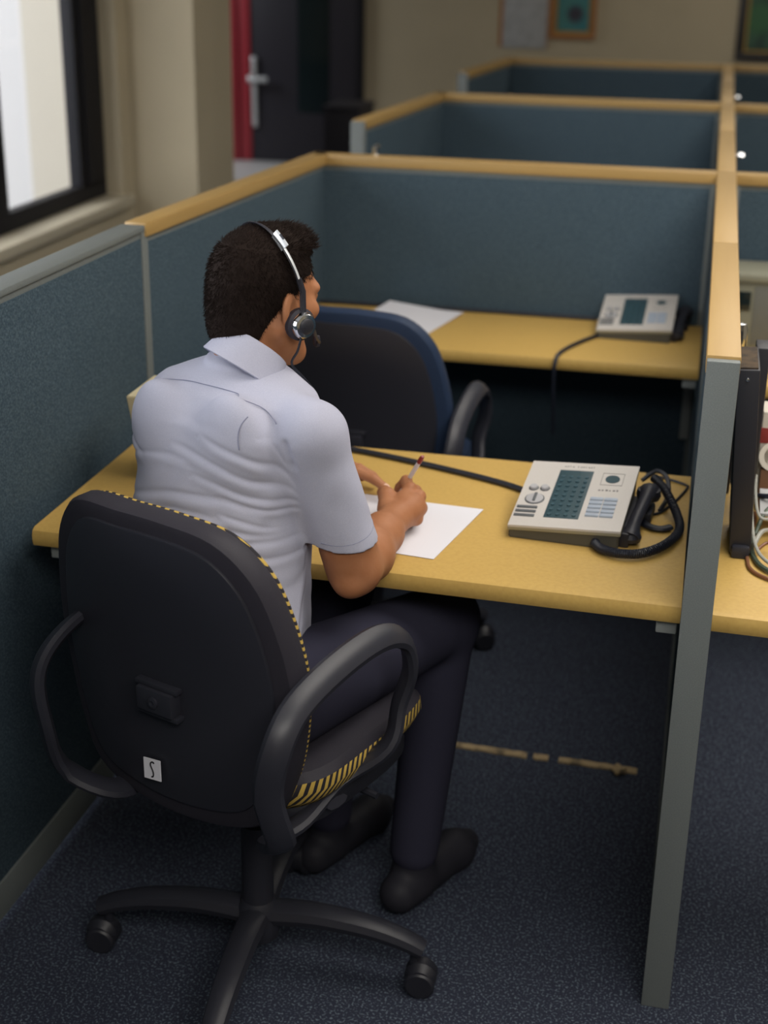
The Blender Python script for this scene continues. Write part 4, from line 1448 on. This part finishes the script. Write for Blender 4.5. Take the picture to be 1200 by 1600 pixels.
# drag folds that fan from the right armpit across the back, and the bunching above the waist:
# (points as (u, z) on the back, height, width); the crease runs along the upper side of each ridge
FOLDS = [
    (((0.166, 0.906), (0.150, 0.934), (0.120, 0.955), (0.084, 0.965), (0.045, 0.974)), 0.0042, 0.0085),
    (((0.166, 0.898), (0.146, 0.912), (0.128, 0.919), (0.081, 0.936), (0.023, 0.945), (-0.02, 0.947)), 0.0040, 0.0080),
    (((0.166, 0.886), (0.143, 0.892), (0.111, 0.902), (0.081, 0.911), (0.04, 0.917)), 0.0034, 0.0065),
    (((0.166, 0.874), (0.145, 0.878), (0.118, 0.888), (0.09, 0.896)), 0.0028, 0.0055),
    (((-0.135, 0.838), (-0.074, 0.860), (-0.005, 0.879), (0.059, 0.886), (0.100, 0.886), (0.140, 0.868)), 0.0040, 0.0085),
    (((-0.07, 0.836), (-0.005, 0.856), (0.059, 0.862), (0.10, 0.858)), 0.0032, 0.0080),
    (((0.095, 0.870), (0.124, 0.862), (0.150, 0.850)), 0.0030, 0.0060),
    (((-0.15, 0.900), (-0.09, 0.918), (-0.03, 0.930), (0.02, 0.932)), 0.0024, 0.0080),
    (((-0.16, 0.938), (-0.13, 0.930), (-0.09, 0.916)), 0.0034, 0.0070),
    (((0.02, 0.830), (0.07, 0.842), (0.11, 0.846), (0.15, 0.838)), 0.0034, 0.0075),
    (((0.05, 0.806), (0.09, 0.820), (0.13, 0.828), (0.157, 0.826)), 0.0046, 0.0085),
    (((0.07, 0.788), (0.11, 0.802), (0.135, 0.806), (0.157, 0.800)), 0.0040, 0.0075),
    (((0.085, 0.790), (0.112, 0.772), (0.128, 0.740), (0.134, 0.690), (0.132, 0.64)), 0.0048, 0.0080),
    (((0.128, 0.795), (0.143, 0.765), (0.147, 0.730), (0.148, 0.68), (0.147, 0.64)), 0.0046, 0.0070),
    (((0.05, 0.778), (0.085, 0.760), (0.104, 0.725), (0.110, 0.67)), 0.0040, 0.0080),
    (((0.140, 0.985), (0.150, 0.965), (0.156, 0.945)), 0.0026, 0.0060),
    (((-0.02, 0.985), (0.03, 0.983), (0.08, 0.990)), 0.0012, 0.0100),
]


def fold_height(u, z):
    h = np.zeros_like(u)
    for pts, amp, w in FOLDS:
        path = np.array([(p.x, p.y) for p in smooth_path([(a, b, 0) for a, b in pts], 8)])
        m = len(path) - 1
        lo, hi = path.min(0) - 5 * w, path.max(0) + 5 * w
        k = np.where((u > lo[0]) & (u < hi[0]) & (z > lo[1]) & (z < hi[1]))[0]
        best = np.full(len(k), 1e9)
        sgn = np.zeros(len(k))
        par = np.zeros(len(k))
        for q in range(m):
            a, b = path[q], path[q + 1]
            ab = b - a
            L2 = ab @ ab
            px, pz = u[k] - a[0], z[k] - a[1]
            t = np.clip((px * ab[0] + pz * ab[1]) / L2, 0, 1)
            dx, dz = px - ab[0] * t, pz - ab[1] * t
            d = np.hypot(dx, dz)
            c = (ab[0] * pz - ab[1] * px) * (1 if ab[0] > 0 or (ab[0] == 0 and ab[1] < 0) else -1)
            better = d < best
            best[better] = d[better]
            sgn[better] = np.sign(c[better])
            par[better] = (q + t[better]) / m
        sd = best * sgn
        env = np.clip(np.sin(np.pi * (0.06 + 0.90 * par)), 0, 1) ** 0.7
        h[k] += 0.68 * amp * env * (np.exp(-(sd / w) ** 2) - 0.95 * np.exp(-((sd - 1.25 * w) / (0.55 * w)) ** 2))
    return h


def wrinkle(P):
    z = P[:, 2]
    K = np.array(TORSO)
    c = np.stack([np.interp(z, K[:, 0], K[:, 1]), np.interp(z, K[:, 0], K[:, 2]), z], 1)
    q = P - c
    u, v = q @ TR, q @ TF
    n = q / np.maximum(np.linalg.norm(q, axis=1), 1e-6)[:, None]
    # keep the sleeves out of it
    ab = EL_R - SH_R
    t = np.clip(((P - SH_R) @ ab) / (ab @ ab), 0, 1)
    arm = np.linalg.norm(P - SH_R - t[:, None] * ab, axis=1)
    sleeve = np.clip((arm - 0.046) / 0.010, 0, 1)
    back = np.clip((0.05 - v) / 0.03, 0, 1)
    h = fold_height(u, z) * back * sleeve
    fade = np.clip((1.00 - z) / 0.12, 0.12, 1)
    h += 0.0010 * fade * (np.sin(u * 48 + z * 30 + np.sin(z * 27) * 1.5) * np.sin(z * 41 - u * 19 + v * 25))
    h += 0.0005 * np.sin(u * 95 - z * 70 + np.sin(u * 60 + v * 50) * 2) * fade
    return P + n * h[:, None]


shirt_o, SP_, SQ_ = shirt.mesh('shirt', 'shirt_cloth', man, MAN, 1, wrinkle)
shirt_o['label'] = 'pale blue short sleeved shirt'
del shirt
from mathutils.bvhtree import BVHTree
bvh = BVHTree.FromPolygons([Vector(p) for p in SP_], [tuple(q) for q in SQ_])


def seam(name, pts, w, mt='shirt_seam'):
    """thin stitched line laid on the shirt: points are (from, direction) rays"""
    P3 = []
    for a, d in pts:
        hit = bvh.ray_cast(Vector(a), Vector(d).normalized())
        if hit[0] is not None:
            P3.append(hit[0] - Vector(d).normalized() * 0.0013)
    P3 = [p - Vector(MAN) for p in P3]
    for _ in range(4):
        P3 = [P3[0]] + [(a + b * 2 + c) / 4 for a, b, c in zip(P3, P3[1:], P3[2:])] + [P3[-1]]
    obj(name, MB().tube(P3, w, 6), mt, shirt_o)


yk = []
for i in range(44):
    t_ = i / 43
    u = -0.165 + 0.315 * t_
    z = float(np.interp(u, (-0.165, -0.12, -0.08, -0.04, 0.03, 0.076, 0.118, 0.150), (0.998, 1.014, 1.026, 1.033, 1.036, 1.036, 1.026, 1.008)))
    o_ = np.array([-0.70, 0.03, 0]) + TR * u - TF * 0.4 + UP * (z + 0.11)
    yk.append((o_, TF * 0.95 - UP * 0.30))
seam('yoke_seam', yk, 0.0007)
pl = []
for i in range(12):
    t_ = i / 11
    u = 0.124 - 0.012 * t_ + 0.014 * t_ * t_
    z = 1.010 - 0.052 * t_
    o_ = np.array([-0.70, 0.03, 0]) + TR * u - TF * 0.4 + UP * (z + 0.11)
    pl.append((o_, TF * 0.95 - UP * 0.30))
seam('back_pleat', pl, 0.0009)
ring = []
for i in range(48):       # hem stitching on the right sleeve
    a_ = 2 * math.pi * i / 36
    d_ = vunit(EL_R - SH_R)
    s1 = vunit(np.cross(d_, UP))
    s2 = np.cross(d_, s1)
    c_ = SL_R - d_ * 0.022 - TR * 0.0
    dirn = s1 * math.cos(a_) + s2 * math.sin(a_)
    if dirn @ (-TR) > -0.05:
        continue
    shift = (dirn @ TR) * 0.28 * 0.048
    ring.append((c_ + dirn * 0.10 + d_ * shift, -dirn))
k0 = max(range(len(ring)), key=lambda i: np.linalg.norm(ring[i][0] - ring[i - 1][0]))
ring = ring[k0:] + ring[:k0]
seam('cuff_seam', ring, 0.0007)

# front of the shirt: button band and buttons
for q in range(6):
    z_ = 0.985 - 0.062 * q
    h_ = bvh.ray_cast(Vector(np.array([-0.70, 0.02, z_]) + TF * 0.5), Vector(-TF))
    if h_[0] is not None:
        mt_ = Matrix.Translation(h_[0] - Vector(MAN)) @ Vector(h_[1]).to_track_quat('Z', 'Y').to_matrix().to_4x4()
        obj('button', MB().lathe([(0, -0.001), (0.0052, -0.001), (0.0055, 0.001), (0.004, 0.0016), (0, 0.0012)], 14, mt_), 'dial_grey', shirt_o)

# collar: folded band round the neck
ax_u = axn
ax_f = vunit(TF - ax_u * (TF @ ax_u))
ax_r = np.cross(ax_f, ax_u)
bm = bmesh.new()
NA = 56
prof = [(0.049, -0.004), (0.0475, 0.012), (0.0475, 0.026), (0.0490, 0.0325), (0.0520, 0.0315), (0.0560, 0.022), (0.0620, 0.003), (0.0685, -0.016), (0.0665, -0.0175), (0.059, 0.001), (0.053, 0.016)]
rows = []
for i in range(NA):
    a_ = R(12) + (2 * math.pi - R(24)) * i / (NA - 1)       # open at the throat
    front = 0.5 + 0.5 * math.cos(a_)
    row = []
    for r_, h_ in prof:
        rr = r_ * (1.0 + 0.06 * front)
        drop = -0.012 * front ** 2 - (0.022 * front ** 6 if h_ < 0.02 and r_ > 0.053 else 0)
        row.append(bm.verts.new(Vector(CN + ax_f * rr * math.cos(a_) * 1.02 + ax_r * rr * math.sin(a_) * 0.98 + ax_u * (h_ + drop)) - Vector(MAN)))
    rows.append(row)
for a, b in zip(rows, rows[1:]):
    for k in range(len(prof) - 1):
        bm.faces.new((a[k], a[k + 1], b[k + 1], b[k]))
    bm.faces.new((a[-1], a[0], b[0], b[-1]))
bm.faces.new(rows[0])
bm.faces.new(rows[-1][::-1])
bmesh.ops.recalc_face_normals(bm, faces=list(bm.faces))
obj('collar', MB().join(bm), 'shirt_cloth', shirt_o)

# ------------------------------------------------------------------ trousers, shoes
CF = np.array([math.sin(R(23)), math.cos(R(23)), 0.0])
CRt = np.array([math.cos(R(23)), -math.sin(R(23)), 0.0])
PC = np.array([-0.668, -0.098, 0.60])
tr_ = Sculpt((-1.0, -0.30, 0.05), (-0.30, 0.50, 0.74), 0.004)
tr_.ell(PC + UP * -0.015, (CRt, CF, UP), (0.150, 0.100, 0.080), 0.0)
feet = []
for s in (-1, 1):
    hip = PC + CRt * 0.092 * s + UP * -0.008
    knee = PC + CRt * (0.115 * s) + CF * 0.41 + UP * -0.035
    ank = PC + CRt * (0.10 * s) + CF * 0.36 + UP * (0.11 - PC[2])
    tr_.cone(hip, knee, 0.086, 0.062, 0.03)
    tr_.cone(knee, ank, 0.058, 0.045, 0.02)
    feet.append(ank)
tr_.half((0, 0, 0.085), (0, 0, -1))
tro, _, _ = tr_.mesh('trousers', 'trouser_cloth', man, MAN, 2)
del tr_
for a in feet:
    sh_ = Sculpt(a + np.array([-0.13, -0.13, -0.115]), a + np.array([0.20, 0.26, 0.05]), 0.004)
    g = np.array([a[0], a[1], 0.0])
    sh_.cone(g + CF * -0.045 + UP * 0.038, g + CF * 0.14 + UP * 0.030, 0.037, 0.038, 0.02)
    sh_.cone(g + UP * 0.05, g + UP * 0.10, 0.040, 0.040, 0.02)
    sh_.cone(g + CF * 0.14 + UP * 0.028, g + CF * 0.185 + UP * 0.024, 0.037, 0.024, 0.02)
    sh_.half((0, 0, 0.002), (0, 0, -1))
    sh_.mesh('shoe', 'shoe_leather', man, MAN, 1)

# ------------------------------------------------------------------ hair
hair = Sculpt(HC - 0.16, HC + 0.17, 0.0020)
hair.ell(hp(-0.007, 0, 0.027), HB, (0.100 * HS, 0.0800 * HS, 0.092 * HS), 0.0)
hair.ell(hp(-0.046, 0, -0.036), HB, (0.058 * HS, 0.067 * HS, 0.092 * HS), 0.02)
hair.ell(hp(0.026, 0, 0.090), HB, (0.058 * HS, 0.062 * HS, 0.028 * HS), 0.015)
hair.ell(hp(0.062, 0, 0.094), HB, (0.024 * HS, 0.050 * HS, 0.022 * HS), 0.012)
# free the face, the ears and the neck
hair.ell(hp(0.126, 0, -0.035), HB, (0.066 * HS, 0.13 * HS, 0.100 * HS), 0.004, 'sub')
for s in (-1, 1):
    hair.ell(hp(0.062, s * 0.080, -0.012), HB, (0.034 * HS, 0.035 * HS, 0.058 * HS), 0.006, 'sub')
    hair.ell(hp(0.010, s * 0.089, -0.030), HB, (0.019 * HS, 0.024 * HS, 0.034 * HS), 0.004, 'sub')
    hair.ell(hp(0.022, s * 0.065, -0.088), HB, (0.058 * HS, 0.040 * HS, 0.052 * HS), 0.008, 'sub')
hair.half(hp(-0.06, 0, -0.124), -HU + HF * 0.35, 0.004)
hair.ell(hp(0.04, 0, -0.10), HB, (0.075 * HS, 0.09 * HS, 0.06 * HS), 0.008, 'sub')
hair_o, HPt, HQ = hair.mesh('hair', 'hair', man, MAN, 2)
del hair
# short strands all over it, joined into the same hair mesh
A = HPt[HQ]
nrm = np.cross(A[:, 2] - A[:, 0], A[:, 3] - A[:, 1])
ar = np.linalg.norm(nrm, axis=1)
nrm /= np.maximum(ar, 1e-12)[:, None]
cen = A.mean(1)
nrm *= np.sign(((cen - hp(-0.01, 0, 0.01)) * nrm).sum(1))[:, None]
outer = ((cen - hp(-0.01, 0, 0.01)) * nrm).sum(1) > 0.03
idx = np.where(outer)[0]
sel = RNG.choice(idx, 13000, p=ar[idx] / ar[idx].sum())
bm = bmesh.new()
bm.from_mesh(hair_o.data)
for fi in sel:
    p0 = A[fi][0] + (A[fi][2] - A[fi][0]) * RNG.random()
    n = nrm[fi]
    lf = (p0 - HC) @ HF
    lu = (p0 - HC) @ HU
    flow = HF * (0.9 if lu > 0.07 else 0.25) - HU * (0.9 if lu < 0.07 else -0.55)
    flow = flow - n * (flow @ n)
    tuft = math.sin(p0[0] * 230) * math.sin(p0[1] * 210) * math.sin(p0[2] * 190)
    quiff = 1.0 if (lf > 0.02 and lu > 0.07) else 0.0
    d1 = vunit(n * (0.55 + 0.5 * quiff + 0.14 * tuft) + flow * 0.8 + RNG.normal(0, 0.28, 3))
    L = (0.0050 + 0.0035 * RNG.random() + 0.008 * quiff * RNG.random()) * (0.6 if lu < -0.04 else 1)
    p1 = p0 + d1 * L * 0.55
    d2 = vunit(d1 + flow * 0.55 + RNG.normal(0, 0.2, 3))
    p2 = p1 + d2 * L * 0.6
    s1 = vunit(np.cross(d1, n + 0.01))
    s2 = np.cross(d1, s1)
    w = 0.00042
    ring0 = [bm.verts.new(p0 - n * 0.001 + (s1 * math.cos(q) + s2 * math.sin(q)) * w - np.array(MAN)) for q in (0, 2.09, 4.19)]
    ring1 = [bm.verts.new(p1 + (s1 * math.cos(q) + s2 * math.sin(q)) * w * 0.8 - np.array(MAN)) for q in (0, 2.09, 4.19)]
    tip = bm.verts.new(p2 - np.array(MAN))
    for q in range(3):
        bm.faces.new((ring0[q], ring0[(q + 1) % 3], ring1[(q + 1) % 3], ring1[q]))
        bm.faces.new((ring1[q], ring1[(q + 1) % 3], tip))
for f in bm.faces:
    f.smooth = True
bm.to_mesh(hair_o.data)
bm.free()
for s in (-1, 1):
    m = MB()
    m.lathe([(0, -0.0118), (0.006, -0.0102), (0.0105, -0.005), (0.0118, 0), (0.0105, 0.005), (0.006, 0.0102), (0, 0.0118)], 16, Matrix.Translation(Vector(hp(0.0835, s * 0.031, -0.008)) - Vector(MAN)))
    e = obj('eye', m, 'eye_white', man)
    fw = Vector(vunit(HF - HU * 0.55))
    q = fw.to_track_quat('Z', 'Y').to_matrix().to_4x4()
    m = MB().lathe([(0, 0.0), (0.0055, 0.0), (0.004, 0.0012), (0, 0.0016)], 14, Matrix.Translation(Vector(hp(0.0835, s * 0.031, -0.008)) - Vector(MAN) + fw * 0.0108) @ q)
    obj('iris', m, 'iris', e)

# ------------------------------------------------------------------ pen
t = thing('pen', 'white pen with dark red end in the man\'s right hand', 'pen', tuple(PEN_T))
dd = Vector(PEN_E - PEN_T)
PM = dd.to_track_quat('Z', 'Y').to_matrix().to_4x4()
LP = dd.length
obj('barrel', MB().lathe([(0, 0.014), (0.0034, 0.018), (0.0038, 0.03), (0.0038, LP - 0.014), (0, LP - 0.014)], 14, PM), 'pen_white', t)
obj('nib', MB().lathe([(0, 0.0), (0.0008, 0.0008), (0.0033, 0.016), (0, 0.018)], 12, PM), 'pen_red', t)
obj('end_cap', MB().lathe([(0, LP - 0.016), (0.0041, LP - 0.016), (0.0042, LP - 0.006), (0.0030, LP), (0, LP + 0.0005)], 14, PM), 'pen_red', t)

# ------------------------------------------------------------------ headset
t = thing('headset', 'black and silver headset worn by the man, with thin microphone boom', 'headset', tuple(HC))


def hl(f, r, u):
    return Vector(hp(f, r, u)) - Vector(HC)


EARC = (0.026, 0.093, -0.044)
arc = []
for i in range(33):
    a_ = R(-8) + R(196) * i / 32
    arc.append(hl(0.020 - 0.044 * math.sin(a_), 0.0920 * math.cos(a_), 0.020 + 0.1030 * math.sin(a_)))
m = MB().tube(arc, 0.0062, 8, flat=(0.25, 1.0))
obj('headband', m, 'black_satin', t)


def strip(m, i0, i1, lift, w, thick):
    pts = [arc[i] * (1 + lift) for i in range(i0, i1 + 1)]
    m.tube(pts, w, 8, flat=(thick, 1.0))


m = MB()
strip(m, 3, 8, 0.020, 0.0042, 0.30)
obj('silver_arm', m, 'satin_nickel', t)
m = MB()
strip(m, 8, 11, 0.026, 0.0088, 0.30)
sl = obj('slider', m, 'satin_nickel', t)
m = MB()
strip(m, 9, 10, 0.062, 0.0062, 0.2)
obj('slider_window', m, 'black_satin', sl)
m = MB().tube([arc[3] * 1.01, arc[1] * 1.02, hl(0.025, 0.097, -0.022)], 0.0050, 8)
obj('yoke', m, 'black_plastic', t)
for s in (1, -1):
    qm = Vector(HR * s).to_track_quat('Z', 'Y').to_matrix().to_4x4()
    cm = Matrix.Translation(hl(EARC[0], s * (EARC[1] - 0.006), EARC[2])) @ qm
    m = MB().lathe([(0, -0.008), (0.022, -0.008), (0.025, -0.002), (0.025, 0.006), (0.021, 0.009), (0, 0.009)], 24, cm)
    obj('ear_cushion', m, 'black_cloth', t)
    cm2 = Matrix.Translation(hl(EARC[0], s * (EARC[1] + 0.003), EARC[2])) @ qm
    m = MB().lathe([(0, 0.0), (0.0205, 0.0), (0.0205, 0.006), (0.0175, 0.011), (0.0125, 0.0115), (0.0125, 0.009), (0, 0.009)], 28, cm2)
    cup = obj('ear_cup', m, 'chrome', t)
    m = MB().lathe([(0, 0.009), (0.0122, 0.009), (0.0122, 0.0135), (0.009, 0.0155), (0, 0.016)], 24, cm2)
    obj('cup_centre', m, 'black_plastic', cup)
m = MB().tube(smooth_path([hl(0.028, 0.104, -0.047), hl(0.046, 0.104, -0.050), hl(0.065, 0.090, -0.068), hl(0.095, 0.064, -0.085), hl(0.112, 0.036, -0.090)], 5), 0.0022, 8)
boom = obj('microphone_boom', m, 'black_plastic', t)
m = MB().lathe([(0, -0.010), (0.005, -0.008), (0.0065, 0), (0.005, 0.008), (0, 0.010)], 14, Matrix.Translation(hl(0.114, 0.030, -0.090)))
obj('microphone', m, 'black_cloth', boom)
m = MB().tube(smooth_path([hl(0.024, 0.100, -0.064), hl(0.022, 0.095, -0.092), hl(0.020, 0.084, -0.118), hl(0.050, 0.082, -0.145), hl(0.085, 0.075, -0.175), hl(0.105, 0.070, -0.21)], 6), 0.0020, 8)
obj('headset_cable', m, 'cable_black', t)
